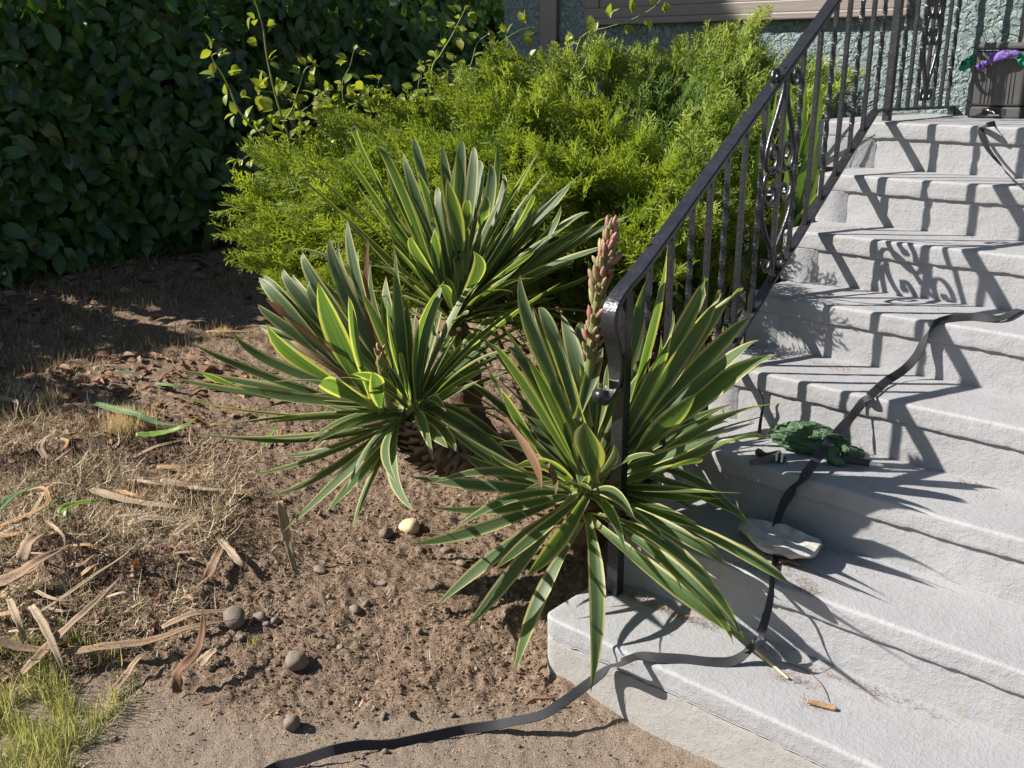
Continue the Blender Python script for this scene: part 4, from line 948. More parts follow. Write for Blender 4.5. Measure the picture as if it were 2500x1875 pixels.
# ================================================================ SOIL CRUMBS, STRAW, GRASS (nobody could count these)
def region(n, rad=(1.25, 6.2), half=.60):
    r = np.sqrt(rng.uniform(rad[0]**2, rad[1]**2, n)); a = rng.uniform(-half, half, n)+YAW
    return -np.sin(a)*r, np.cos(a)*r
def px_of(x, y, z):
    d = np.stack([x, y, z], -1)-CAM; dz = d@FW; return 1250+FPX*(d@RT)/dz, 937.5-FPX*(d@UP)/dz
def inpoly(u, v, poly):
    ins = np.zeros(len(u), bool); n = len(poly)
    for i in range(n):
        (x1, y1), (x2, y2) = poly[i], poly[(i+1) % n]
        c = ((y1 > v) != (y2 > v))&(u < (x2-x1)*(v-y1)/((y2-y1)+1e-9)+x1); ins ^= c
    return ins
def off_steps(x, y): return ~((x > -1.62-.08*(y-1.9))&(y > 1.87))
ico = bpy.data.meshes.new('tmp')
import bmesh
b_ = bmesh.new(); bmesh.ops.create_icosphere(b_, subdivisions=1, radius=1); icoV = np.array([v.co[:] for v in b_.verts]); icoF = np.array([[v.index for v in f.verts] for f in b_.faces]); b_.free()
CLOD = mat_plain('soil_crumb', (.19, .13, .09), .95, .1, .35, 40, .6, 200, .003)
CL = M_('soil_crumb'); r = CL.attr('rnd'); CL.col(CL.ramp(r, [(0, (.10, .064, .042)), (.6, (.20, .14, .098)), (.86, (.29, .215, .16)), (.93, (.25, .12, .085)), (1, (.40, .35, .29))])); CL.set(.95, .12); CL.bump(CL.noise(CL.geo(), 240, 3), .6, .003); CL = CL.m
n = 62000; x, y = region(n, (1.25, 5.2)); L_ = loose(x, y); k = (rng.uniform(0, 1, n) < .05+.95*L_)&off_steps(x, y)&(rng.uniform(0, 1, n) < 1.15-.17*np.hypot(x, y)); x, y = x[k], y[k]; n = len(x)
dens = fbm(x, y, 0, 3.5, 3, 41) > -.6; x, y = x[dens], y[dens]; n = len(x)
s_ = .0016+.0062*rng.uniform(0, 1, n)**4.5+.0012*rng.uniform(0, 1, n)
cv = icoV*(1+.25*rng.normal(size=(len(icoV), 1))*.5)
S3 = s_[:, None]*rng.uniform(.6, 1.3, (n, 3))
V, F = scatter(cv, icoF, np.stack([x, y, gz(x, y)+s_*.25], 1), randrot(n), S3)
me = mesh_np('soil_crumbs', V, F, None, False, np.repeat(rng.uniform(0, 1, n), len(cv)), [CL]); link('soil_crumbs', me, kind='stuff', label='small crumbs and clods of brown soil scattered over the dug bed')
octV = np.array([(1, 0, 0), (-1, 0, 0), (0, 1, 0), (0, -1, 0), (0, 0, 1), (0, 0, -1)], float); octF = np.array([(0, 2, 4), (2, 1, 4), (1, 3, 4), (3, 0, 4), (2, 0, 5), (1, 2, 5), (3, 1, 5), (0, 3, 5)])
n = 150000; x, y = region(n, (1.25, 4.4)); L_ = loose(x, y); k = (rng.uniform(0, 1, n) < .10+.9*L_)&off_steps(x, y); x, y = x[k][:85000], y[k][:85000]; n = len(x)
s_ = rng.uniform(.0009, .0030, n); V, F = scatter(octV, octF, np.stack([x, y, gz(x, y)+s_*.3], 1), randrot(n), s_[:, None]*rng.uniform(.6, 1.5, (n, 3)))
me = mesh_np('soil_grains', V, F, None, False, np.repeat(rng.uniform(0, 1, n)**1.2, len(octV)), [CL]); link('soil_grains', me, kind='stuff', label='fine loose grains of soil over the dug bed')
# pale grit on the trodden strip
n = 26000; x, y = region(n, (1.15, 2.6)); L_ = loose(x, y); k = (L_ < .6)&off_steps(x, y); x, y = x[k], y[k]; n = len(x)
s_ = rng.uniform(.0007, .0019, n); V, F = scatter(icoV, icoF, np.stack([x, y, gz(x, y)+s_*.1], 1), randrot(n), s_[:, None]*rng.uniform(.7, 1.2, (n, 3)))
GR = M_('grit'); r = GR.attr('rnd'); GR.col(GR.ramp(r, [(0, (.13, .11, .09)), (.5, (.25, .215, .175)), (.95, (.42, .38, .33)), (1, (.30, .12, .08))])); GR.set(.9, .2); GR = GR.m
me = mesh_np('grit', V, F, None, False, np.repeat(rng.uniform(0, 1, n), len(icoV)), [GR]); link('grit', me, kind='stuff', label='fine pale grit on the trodden ground in front of the steps')

def blades(name, x, y, L, w, lean, mat, label, seg=3, z0=None, flat=0.0, curl=.4, wild=1., pile=0):
    n = len(x); az = rng.uniform(0, 2*PI, n); z = (gz(x, y) if z0 is None else z0)+(pile*rng.uniform(0, 1, n)**1.5*np.clip(.6+fbm(x, y, 0, 4, 2, 19), .1, 1.6) if pile else 0)
    ts = np.linspace(0, 1, seg+1); le = lean if np.ndim(lean) else np.full(n, lean)
    h = np.stack([np.cos(az), np.sin(az)], 1); c2 = rng.normal(0, curl, n)
    V = np.zeros((n, (seg+1)*2, 3)); px_ = np.zeros((n, 3)); px_[:, 0] = x; px_[:, 1] = y; px_[:, 2] = z-.002
    ang = le.copy(); tw = rng.normal(0, .5, n)
    hd = az.copy()
    for i, t in enumerate(ts):
        if i:
            ang = ang+c2/seg; hd = hd+wild*rng.normal(0, .35, n)/seg*2
            d = np.stack([np.cos(hd)*np.sin(ang), np.sin(hd)*np.sin(ang), np.cos(ang)], 1); px_ = px_+d*(L/seg)[:, None]
            lo = gz(px_[:, 0], px_[:, 1], False) if z0 is None else z0; px_[:, 2] = np.maximum(px_[:, 2], lo+.001+rng.uniform(0, .006, n))
        sd = np.stack([-np.sin(az+tw), np.cos(az+tw), np.zeros(n)], 1); ww = (w*(1-t**2*.85)*.5)[:, None]
        V[:, 2*i] = px_-sd*ww; V[:, 2*i+1] = px_+sd*ww
    tf = np.array([(2*i, 2*i+1, 2*i+3, 2*i+2) for i in range(seg)]); F = tf[None]+(np.arange(n)*(seg+1)*2)[:, None, None]
    me = mesh_np(name, V.reshape(-1, 3), F.reshape(-1, 4), None, True, np.repeat(rng.uniform(0, 1, n), (seg+1)*2), [mat])
    return link(name, me, kind='stuff', label=label)
STRAW = M_('dry_straw'); r = STRAW.attr('rnd'); STRAW.col(STRAW.ramp(r, [(0, (.15, .10, .06)), (.3, (.34, .26, .16)), (.7, (.50, .40, .26)), (1, (.62, .54, .40))])); STRAW.set(.7, .3); STRAW.translucent(.2, (1.1, 1, .8)); STRAW = STRAW.m
GRS = M_('grass_blade'); r = GRS.attr('rnd'); GRS.col(GRS.ramp(r, [(0, (.08, .12, .04)), (.25, (.17, .20, .07)), (.5, (.36, .33, .15)), (1, (.62, .52, .30))])); GRS.set(.6, .3); GRS.translucent(.35, (1.3, 1.4, .6)); GRS = GRS.m
def pick(poly, n, rad=(1.2, 6.2), soft=60):
    x, y = region(n, rad); z = gbase(x, y); u, v = px_of(x, y, z); u = u+rng.normal(0, soft, n); v = v+rng.normal(0, soft*.4, n)
    k = inpoly(u, v, poly)&off_steps(x, y); return x[k], y[k]
# heap of roots, straw and torn grass
heap = [(-200, 930), (330, 1010), (520, 1130), (640, 1300), (560, 1450), (430, 1560), (200, 1640), (-200, 1700)]
x, y = pick(heap, 160000, (1.4, 5)); n = len(x); print('heap', n); k = fbm(x, y, 0, 5, 3, 91) > -.15; x, y = x[k][:26000], y[k][:26000]; n = len(x)
blades('straw', x, y, rng.uniform(.025, .12, n), rng.uniform(.0014, .0042, n), rng.uniform(.9, 1.75, n), STRAW, 'tangle of dry straw and grass roots raked into a heap', 4, curl=.8, wild=3, pile=.045)
ROOT = mat_plain('dark_root', (.07, .045, .03), .9, .15)
x, y = pick(heap, 60000, (1.6, 4.2)); k = fbm(x, y, 0, 4, 3, 55) > .05; x, y = x[k][:9000], y[k][:9000]; n = len(x)
blades('roots', x, y, rng.uniform(.02, .07, n), rng.uniform(.002, .005, n), rng.uniform(.6, 1.7, n), ROOT, 'dark fibrous roots and soil knotted into the raked heap', 4, curl=1., wild=4, pile=.04)
# thin straw everywhere on the soil
x, y = region(16000, (1.3, 5.0)); k = off_steps(x, y)&(rng.uniform(0, 1, 16000) < .35+.65*loose(x, y)); x, y = x[k], y[k]; n = len(x)
blades('straw_bits', x, y, rng.uniform(.006, .042, n), rng.uniform(.0009, .0024, n), rng.uniform(1.2, 1.6, n), STRAW, 'short bits of straw scattered over the soil', 2, curl=.2)
# green and yellow grass in the near left corner
gp_ = [(-300, 1640), (120, 1590), (260, 1620), (300, 1720), (230, 1800), (140, 1990), (-300, 1990)]
x, y = pick(gp_, 150000, (1.15, 3), 30); kk = fbm(x, y, 0, 7, 2, 33) > -.3; x, y = x[kk], y[kk]; n = min(len(x), 4200); x, y = x[:n], y[:n]
blades('grass', x, y, rng.uniform(.025, .10, n), rng.uniform(.0012, .0034, n), np.abs(rng.normal(.1, .75, n)), GRS, 'tuft of half dry green grass in the near left corner', 4, curl=.6)
x, y = pick([(-200, 1430), (100, 1500), (150, 1600), (-200, 1700)], 20000, (1.3, 3.4), 40); n = min(len(x), 900); x, y = x[:n], y[:n]
blades('grass', x, y, rng.uniform(.02, .06, n), rng.uniform(.0009, .002, n), rng.uniform(.1, .9, n), GRS, 'sparse green grass at the near edge of the straw heap', 3, curl=.6)
# dry tufts
PALE = M_('pale_dry_grass'); r = PALE.attr('rnd'); PALE.col(PALE.ramp(r, [(0, (.46, .36, .20)), (1, (.74, .63, .42))])); PALE.set(.7, .3); PALE.translucent(.3, (1.1, 1, .7)); PALE = PALE.m
for (u, v, rr, nn, hh, lab) in ((318, 1050, .085, 1100, .105, 'pale dry grass tuft beside the torn yucca leaves'), (118, 985, .06, 420, .07, 'pale dry grass tuft at the left of the heap'), (40, 950, .035, 120, .045, 'small dry grass tuft near the left edge'), (545, 815, .03, 90, .05, 'small dry grass tuft at the end of the sunlit strip'), (620, 1570, .02, 60, .02, 'tiny green grass sprig beside the pebbles')):
    p = gpt(u, v); x = p[0]+rng.normal(0, rr*.55, nn); y = p[1]+rng.normal(0, rr*.55, nn)
    blades('grass_tuft', x, y, rng.uniform(.4, 1, nn)*hh, rng.uniform(.0014, .0030, nn), np.abs(rng.normal(0, .45, nn)), GRS if hh < .03 else PALE, lab, 3, curl=.5)
# dry lawn stubble in the shade and on the sunlit strip
st_ = [(-100, 640), (700, 610), (760, 700), (720, 830), (420, 880), (300, 900), (0, 960), (-300, 900)]
x, y = pick(st_, 90000, (3.2, 7.2), 40); k = fbm(x, y, 0, 2.6, 3, 61) > -.32; x, y = x[k], y[k]; n = min(len(x), 17000); x, y = x[:n], y[:n]
DL = M_('dry_lawn'); r = DL.attr('rnd'); DL.col(DL.ramp(r, [(0, (.12, .09, .05)), (.5, (.27, .21, .12)), (1, (.42, .34, .21))])); DL.set(.8, .2); DL.translucent(.2, (1.1, 1, .8)); DL = DL.m
blades('dry_lawn', x, y, rng.uniform(.02, .075, n), rng.uniform(.002, .0045, n), rng.uniform(.1, 1.3, n), DL, 'thin dried out lawn between the soil and the hedge', 3, curl=.5)

# ================================================================ DRY LEAVES lying about
DRY = mat_dead('brown_dry_leaf', [(.15, .075, .045), (.26, .13, .075), (.34, .22, .14), (.22, .10, .06), (.30, .20, .15)])
dlv, dlf, dlu = leaf_tmpl(.42, .22, .45, 5); dlv2 = dlv.copy(); dlv2[:, 2] += .12*np.sin(dlv[:, 1]*5); dmes = [mesh_np('dry_leaf', dlv, dlf, dlu, True, None, [DRY]), mesh_np('dry_leaf', dlv2*np.array([1.2, 1, -1.]), dlf, dlu, True, None, [DRY])]
def dry_leaf(p, s, label, group, az=None, tilt=.3):
    o = bpy.data.objects.new('dry_leaf', dmes[rng.randint(2)]); COL.objects.link(o)
    o.rotation_euler = (rng.normal(0, tilt), rng.normal(0, tilt), rng.uniform(0, 6.3) if az is None else az); o.scale = (s,)*3; o.location = (p[0], p[1], p[2]+.008+s*.06)
    o['label'] = label; o['category'] = 'dry leaf'; o['group'] = group
fall = [(-40, 640, 300, 1100, 60, .11, 'brown fallen leaf on the shaded ground at the left, below the hedge'), (300, 610, 720, 700, 30, .11, 'dark brown fallen leaf at the foot of the hedge'),
        (250, 860, 640, 960, 30, .08, 'dull brown fallen leaf on dark soil behind the yucca')]
for x0, y0, x1, y1, nn, s_, lab in fall:
    for _ in range(max(6, nn//4)):
        u, v = rng.uniform(x0, x1), y0+(y1-y0)*rng.uniform(0, 1)**.8
        if x0 == -40 and v > 760+u*.4 and rng.uniform() < .2: continue
        dry_leaf(gpt(u, v), s_*rng.uniform(.5, 1.1), lab, lab.split(' on ')[0].split(' at ')[0]+' litter')
for _ in range(22):
    u, v = rng.uniform(0, 620), rng.uniform(1080, 1600)
    if inpoly(np.array([u]), np.array([v]), heap)[0]: dry_leaf(gpt(u, v), rng.uniform(.02, .055), 'small crumpled brown leaf among the straw of the raked heap', 'crumpled leaves in the heap', tilt=.6)
for u, v, s_, lab in ((320, 1385, .06, 'glossy orange brown leaf in the middle of the heap'), (560, 1225, .05, 'upright tan dry leaf beside the end of a dead yucca leaf'), (990, 1730, .045, 'orange brown dry leaf on the trodden soil'), (265, 1610, .05, 'curled red brown leaf above the green grass'), (395, 775, .06, 'yellow green fallen leaf above the sunlit strip')):
    p = gpt(u, v); dry_leaf(p, s_, lab, None, tilt=.7)
    o = COL.objects[-1]; del o['group']
# countless small leaf scraps between them
def leaf_litter(poly, n, smin, smax, label, rad, mat, tilt=.5):
    x, y = pick(poly, n*14, rad, 50); n = min(n, len(x)); x, y = x[:n], y[:n]; s_ = rng.uniform(smin, smax, n)
    az = rng.uniform(0, 2*PI, n); t = np.stack([np.cos(az), np.sin(az), rng.normal(0, tilt*.5, n)], 1); nr = np.stack([rng.normal(0, tilt, n), rng.normal(0, tilt, n), np.ones(n)], 1)
    V, F = scatter(dlv, dlf, np.stack([x, y, gz(x, y)+.006+s_*.08], 1), basis(t, nr), s_)
    link('leaf_litter', mesh_np('leaf_litter', V, F, np.tile(dlu, (n, 1)), True, np.repeat(rng.uniform(0, 1, n), len(dlv)), [mat]), kind='stuff', label=label)
DRY2 = mat_dead('brown_leaf_scraps', [(.15, .075, .045), (.26, .13, .075), (.38, .26, .17), (.22, .10, .06), (.32, .22, .16)], use='rnd')
leaf_litter([(-100, 620), (760, 600), (700, 700), (300, 700), (120, 800), (-100, 860)], 420, .04, .11, 'brown fallen leaves lying thickly under the hedge', (3.5, 7.2), DRY2)
leaf_litter([(-100, 820), (330, 830), (640, 930), (560, 1040), (300, 1080), (-100, 1120)], 330, .03, .09, 'dull brown leaf litter on the shaded soil left of the yucca', (2.8, 5.2), DRY2)
leaf_litter(heap, 420, .015, .05, 'crumpled bits of leaf mixed through the straw heap', (1.8, 4.2), DRY2, .9)
leaf_litter([(100, 1640), (1300, 1640), (1700, 1875), (1200, 1990), (100, 1990)], 110, .006, .018, 'rust coloured specks of leaf on the trodden ground', (1.2, 2.7), DRY2, .3)
# ================================================================ STONES
STONE = M_('river_pebble'); r = STONE.orand(); g = STONE.coord('Object'); STONE.col(STONE.mix(STONE.math('MULTIPLY', STONE.noise(g, 3, 5), .7), STONE.ramp(r, [(0, (.15, .125, .098)), (.4, (.21, .17, .13)), (.7, (.19, .14, .115)), (1, (.24, .205, .17))]), (.10, .08, .065))); STONE.set(.75, .3); STONE.bump(STONE.noise(g, 9, 4), .4, .03); STONE = STONE.m
CREAM = mat_plain('cream_pebble', (.48, .38, .24), .75, .3, .2, 3, .3, 9, .03)
def stone(u, v, rpx, label, shape=(1, .85, .75), mat=None, sink=.38, az=.4):
    p = gpt(u, v+rpx*.35); d = math.hypot(p[0], p[1]); R_ = rpx/FPX*math.sqrt(d*d+(CZ-p[2])**2)*1.03
    b = bmesh.new(); bmesh.ops.create_icosphere(b, subdivisions=3, radius=1); V = np.array([q.co[:] for q in b.verts]); sd = int(u+v)
    V = V*(1+.22*fbm(V[:, 0]+sd*.37, V[:, 1], V[:, 2], 1.0, 3, sd))[:, None]*np.array(shape)
    for q, c in zip(b.verts, V): q.co = c*R_
    me = bpy.data.meshes.new('stone'); b.to_mesh(me); b.free(); me.materials.append(mat or STONE); me.polygons.foreach_set('use_smooth', [True]*len(me.polygons))
    o = link('stone', me, None, loc=(p[0], p[1], p[2]+R_*(shape[2]-sink))); o.rotation_euler = (0, 0, az); o['label'] = label; o['category'] = 'stone'
for a in ((573, 1517, 27, 'large round grey brown stone under the end of a dead yucca leaf', (1, .95, .85)), (636, 1508, 17, 'oval brown stone just right of the large round one', (1, .75, .7)), (672, 1517, 12, 'small brown stone, rightmost of the row by the heap', (.8, 1, .8)),
          (726, 1619, 27, 'smooth pinkish brown stone alone on flat soil', (1, .95, .85)), (712, 1768, 20, 'round grey stone near the black strap, casting a long shadow', (.95, 1, .95)), (1002, 1284, 23, 'cream coloured round stone under the yucca leaves', (1, 1, .9), CREAM), (942, 1306, 17, 'mottled grey brown stone beside the cream one', (.85, 1.05, .85)),
          (867, 1482, 16, 'dull brown stone with a hollow in it', (1, .75, .6)), (894, 1469, 10, 'small egg shaped stone touching the hollow one', (.9, 1, .9)), (803, 1457, 8, 'small pale grey pebble in the middle of the bed', (1, .8, .8)), (1090, 1339, 13, 'angular pale stone under a drooping yucca leaf', (1.2, .8, .7)), (1125, 1375, 14, 'long buff stone beneath the front yucca leaves', (1.3, .7, .6)),
          (778, 1558, 12, 'flat oval tan pebble above the pinkish stone', (1.2, .7, .55)), (832, 1580, 9, 'little buff pebble in loose soil', (1, .8, .8)), (1024, 1540, 8, 'small speckled pebble in the loose soil', (1, .9, .9)), (521, 1637, 7, 'tiny pale pebble, lower of two by the standing dead leaf', (1, .9, .9)), (539, 1624, 7, 'tiny pale pebble, upper of two by the standing dead leaf', (1, .9, .9)),
          (708, 1748, 9, 'dark small pebble behind the round grey stone', (1.2, .8, .8)), (396, 1077, 15, 'rough grey stone beside the cut green leaf', (1, 1, .9)), (38, 809, 10, 'pale bluish pebble on the shaded ground at the left edge', (1.2, .8, .7)), (940, 1835, 7, 'small pebble in the shade below the black strap', (1, .9, .8)), (1105, 1745, 8, 'brown pebble just above the black strap', (1, .8, .8)), (935, 1749, 7, 'grey pebble on trodden soil left of the strap', (1, .8, .8)),
          (780, 1390, 14, 'flat brown stone in the loose soil below the left yucca head', (1.4, .7, .5)), (883, 1312, 7, 'small buff pebble left of the mottled stone', (.8, 1, .8)), (935, 1420, 9, 'brownish pebble half buried in the bed', (.8, 1.3, .7)), (1093, 1488, 10, 'pale pebble right of the bed centre', (1, .8, .8)), (652, 1530, 8, 'blue grey pebble under the oval stone', (1, .8, .7)), (590, 1560, 8, 'dark brown pebble below the large round stone', (1, .9, .8))):
    stone(*a[:4], shape=a[4], mat=a[5] if len(a) > 5 else None, az=a[0] % 3)
# ================================================================ DEAD YUCCA LEAVES in the heap
TAN = mat_dead('tan_dead_leaf', [(.38, .30, .20), (.44, .36, .25), (.33, .25, .17)], spots=True); PNK = mat_dead('pinkish_dead_leaf', [(.31, .215, .14), (.38, .28, .19), (.23, .15, .10)], spots=True); DRK = mat_dead('dark_dead_leaf', [(.20, .11, .06), (.16, .10, .065)], spots=True)
ORG = mat_dead('orange_dead_leaf', [(.40, .20, .085), (.40, .27, .14)]); GRN = mat_leaf('cut_green_leaf', (.16, .26, .04), (.22, .30, .08), tr=.3, use='obj'); BLU = mat_leaf('cut_glaucous_leaf', (.12, .20, .09), (.16, .24, .11), tr=.25, use='obj')
ZG = lambda a, b: (a/2.765, 1100+b/2.765); ZH = lambda a, b: (a/3.16, 600+b/3.16)
def strapleaf(f, pts, wpx, lift, mat, label, cat='dead leaf', name='dead_leaf', fold=.35, tip=True, group=None):
    P3 = []; L_ = lift if isinstance(lift, (list, tuple)) else [lift]*len(pts)
    for (a, b), h in zip(pts, L_):
        u, v = f(a, b); g_ = gpt(u, v); q = CAM+(g_-CAM)*(1-h/(CZ-g_[2])); P3.append(q)
    c = catmull(P3, 6); n = len(c); T = np.gradient(c, axis=0); T /= np.linalg.norm(T, axis=1)[:, None]
    sc = np.linalg.norm(np.mean(P3, 0)-CAM)/FPX/(2.765 if f is ZG else 3.16)*wpx
    V = []; U = []
    for i in range(n):
        t = i/(n-1); ww = sc*.5*(np.interp(t, [0, .08, .35, .7, 1], [.7, .9, 1, .7, .04 if tip else .5])); nn_ = np.array([0, 0, 1.])-.35*FW+.25*np.sin(i*.5+wpx)*RT; nn_ = nn_-T[i]*(nn_@T[i]); nn_ /= np.linalg.norm(nn_); s = np.cross(T[i], nn_)
        for q, h in ((-1, 1), (-.5, .3), (0, 0), (.5, .3), (1, 1)): V.append(c[i]+s*q*ww*(1+.12*math.sin(i*1.7+q*2))+nn_*h*fold*ww); U.append((.5+.5*q, t))
    F = [(i*5+j, i*5+j+1, i*5+j+6, i*5+j+5) for i in range(n-1) for j in range(4)]
    o = link(name, mesh_np(name, V, F, U, True, None, [mat])); o['label'] = label; o['category'] = cat
    if group: o['group'] = group
    m = o.modifiers.new('thick', 'SOLIDIFY'); m.thickness = .0012; recentre(o, P3[0]); return o
h = .03
strapleaf(ZG, [(150,1510),(320,1340),(480,1180),(650,1030),(820,820)], 62, [.02,.04,.06,.07,.09], PNK, 'longest pinkish brown dead leaf, lying diagonally across the others')
strapleaf(ZG, [(-60,920),(120,840),(270,760),(490,635)], 95, [.05,.06,.06,.05], PNK, 'broad folded reddish dead leaf at the left edge of the heap')
strapleaf(ZG, [(-60,1000),(60,880),(230,800),(300,730)], 60, [.04,.05,.05,.05], ORG, 'orange dead leaf tucked under the broad folded one')
strapleaf(ZG, [(610,245),(700,310),(900,345),(1150,375),(1430,402)], 58, [.04,.03,.03,.03,.02], TAN, 'straight cream dead leaf across the top of the heap')
strapleaf(ZG, [(1080,205),(1200,235),(1350,262),(1560,285)], 48, [.04,.03,.02,.02], TAN, 'tan dead leaf nearest the left yucca leaves')
strapleaf(ZG, [(1520,285),(1640,295),(1745,298)], 50, .02, ORG, 'orange leaf tip lying beyond the tan dead leaf')
strapleaf(ZG, [(860,485),(1000,462),(1200,450),(1420,425)], 50, .025, TAN, 'greyish dead leaf just below the straight cream one')
strapleaf(ZG, [(430,1370),(700,1330),(1000,1280),(1300,1205),(1600,1145)], 60, [.03,.035,.04,.04,.035], PNK, 'long reddish dead leaf pointing at the large round stone')
strapleaf(ZG, [(1090,1185),(1300,1130),(1520,1060),(1745,995)], 44, [.03,.03,.03,.03], PNK, 'narrow dead leaf above the one pointing at the stone')
strapleaf(ZG, [(1195,1650),(1205,1530),(1260,1430),(1340,1330),(1370,1190),(1365,1060)], 70, [.01,.04,.07,.08,.09,.10], DRK, 'twisted dark orange dead leaf standing up at the front of the heap')
strapleaf(ZG, [(740,1655),(850,1520),(930,1420),(1030,1320)], 50, [.015,.02,.03,.03], PNK, 'brown dead leaf slanting between grass and standing leaf')
strapleaf(ZG, [(215,1070),(300,1200),(380,1350),(455,1535)], 50, [.05,.06,.05,.02], TAN, 'split tan dead leaf crossing under the longest one')
strapleaf(ZG, [(-40,1290),(100,1325),(250,1345),(420,1330)], 60, [.05,.04,.03,.03], PNK, 'curved dead leaf running in from the left edge, low in the heap')
strapleaf(ZG, [(240,1130),(420,980),(640,820),(820,690),(990,560)], 22, [.03,.04,.05,.05,.04], TAN, 'thin straw coloured dead leaf across the middle of the heap')
strapleaf(ZG, [(65,1020),(110,1130),(150,1220),(175,1295)], 46, [.05,.05,.04,.02], TAN, 'short cream dead leaf hanging at the left')
strapleaf(ZG, [(-20,590),(250,575),(450,580),(700,565)], 26, .02, TAN, 'thin dead leaf lying level under the green one')
strapleaf(ZG, [(150,745),(200,670),(250,610),(310,590)], 90, [.06,.07,.08,.08], PNK, 'short broad brown leaf standing over the heap')
strapleaf(ZG, [(430,470),(430,410),(500,365),(620,352),(770,338)], 60, [.03,.05,.05,.04,.02], GRN, 'fresh green cut leaf bent over near the top of the heap', 'cut leaf', 'cut_leaf')
strapleaf(ZG, [(-40,430),(60,340),(170,270),(300,215)], 50, [.04,.05,.05,.04], BLU, 'pale green cut leaf at the left edge, above the orange curl', 'cut leaf', 'cut_leaf')
strapleaf(ZG, [(290,440),(350,370),(430,320),(480,300)], 50, [.03,.04,.03,.02], BLU, 'short glaucous cut leaf right of the orange curl', 'cut leaf', 'cut_leaf')
strapleaf(ZG, [(-30,530),(120,480),(260,430),(330,350),(300,280),(200,270),(120,330)], 30, [.03,.04,.05,.06,.06,.05,.04], ORG, 'orange curled dead leaf at the left edge of the heap')
strapleaf(ZG, [(-30,600),(100,520),(220,440),(350,240),(560,245)], 28, [.02,.03,.04,.05,.04], TAN, 'looping tan dead leaf around the orange curl')
strapleaf(ZG, [(1890,330),(1915,480),(1950,640),(1990,800)], 62, [.17,.11,.05,.0], TAN, 'dark weathered leaf stuck upright in the soil below the left yucca head', tip=False)
strapleaf(ZG, [(1060,112),(1200,108),(1345,72)], 36, .02, ORG, 'short orange dead leaf on bare soil above the heap')
strapleaf(ZG, [(1485,600),(1560,680),(1620,760),(1680,800)], 50, [.03,.04,.03,.02], TAN, 'bent tan dead leaf in dark soil right of the heap')
strapleaf(ZG, [(1400,840),(1440,750),(1480,680),(1520,620)], 70, [.02,.03,.03,.03], PNK, 'short brown dead leaf facing the bent tan one')
strapleaf(ZG, [(1180,560),(1270,500),(1340,470),(1400,450)], 50, .03, TAN, 'ribbed tan scrap below the greyish dead leaf')
strapleaf(ZG, [(1350,1460),(1390,1420),(1440,1370),(1450,1335)], 70, .02, TAN, 'yellow tan spotted scrap behind the standing dark orange leaf')
strapleaf(ZG, [(320,490),(380,550),(430,600),(440,650)], 20, [.05,.06,.05,.04], TAN, 'small pale stalk above the thin level leaf')
strapleaf(ZH, [(730,1235),(900,1265),(1050,1310),(1200,1365),(1400,1400)], 70, [.02,.05,.06,.05,.04], BLU, 'long glaucous cut leaf arching over the dry tuft', 'cut leaf', 'cut_leaf')
strapleaf(ZH, [(1050,1480),(1170,1475),(1300,1450),(1420,1400),(1545,1305)], 62, [.03,.03,.04,.06,.08], GRN, 'bright yellow green cut leaf crossing the glaucous one', 'cut leaf', 'cut_leaf')
strapleaf(ZH, [(370,1660),(310,1560),(340,1500),(400,1460),(425,1430)], 42, [.03,.05,.06,.05,.03], TAN, 'curved pale dead leaf base left of the dry tuft', tip=False)
strapleaf(ZH, [(-10,1170),(70,1190),(130,1230),(120,1300)], 40, [.03,.05,.05,.03], TAN, 'curled pale dead leaf at the left edge beside the small tuft', tip=False)
strapleaf(ZH, [(430,1490),(520,1530),(500,1580),(430,1610)], 26, [.03,.04,.03,.03], ORG, 'little orange curl below the curved dead leaf base')
strapleaf(ZH, [(720,950),(740,925),(800,925),(920,935)], 26, [.02,.03,.02,.01], TAN, 'small pale curled leaf on the shaded ground')
strapleaf(ZH, [(890,980),(1000,988),(1140,988)], 22, .02, BLU, 'short green cut stem on the shaded ground', 'cut leaf', 'cut_leaf')
strapleaf(ZH, [(1590,660),(1750,668),(1900,660),(2010,645)], 26, .02, ORG, 'long orange brown dead leaf at the end of the sunlit strip')
strapleaf(ZH, [(1200,1065),(1320,1085),(1460,1105)], 36, [.02,.03,.02], BLU, 'grey green cut leaf behind the left yucca leaves', 'cut leaf', 'cut_leaf')
strapleaf(ZH, [(2040,1560),(2080,1470),(2140,1370)], 40, [.01,.03,.05], GRN, 'light green cut leaf propped behind the left yucca head', 'cut leaf', 'cut_leaf')
strapleaf(ZH, [(2180,1560),(2150,1480),(2175,1370)], 34, [.01,.03,.05], ORG, 'orange dead leaf under the left yucca head')
for q in range(26):
    u, v = rng.uniform(-20, 560), rng.uniform(1090, 1560)
    if not inpoly(np.array([u]), np.array([v]), heap)[0]: continue
    a = rng.uniform(-.5, .9); l_ = rng.uniform(40, 110)
    f = lambda a_, b_: (a_/2.765, 1100+b_/2.765)
    u1, v1 = u*2.765, (v-1100)*2.765; dx, dy = math.cos(a)*l_*2, -math.sin(a)*l_*1.3
    strapleaf(ZG, [(u1-dx, v1-dy), (u1+rng.normal(0, 14), v1+rng.normal(0, 14)), (u1+dx, v1+dy)], rng.uniform(12, 34), [.02, .035, .02], [TAN, PNK, TAN, ORG][q % 4], 'narrow scrap of dead leaf in the straw of the heap', group='scraps of dead leaf in the heap')

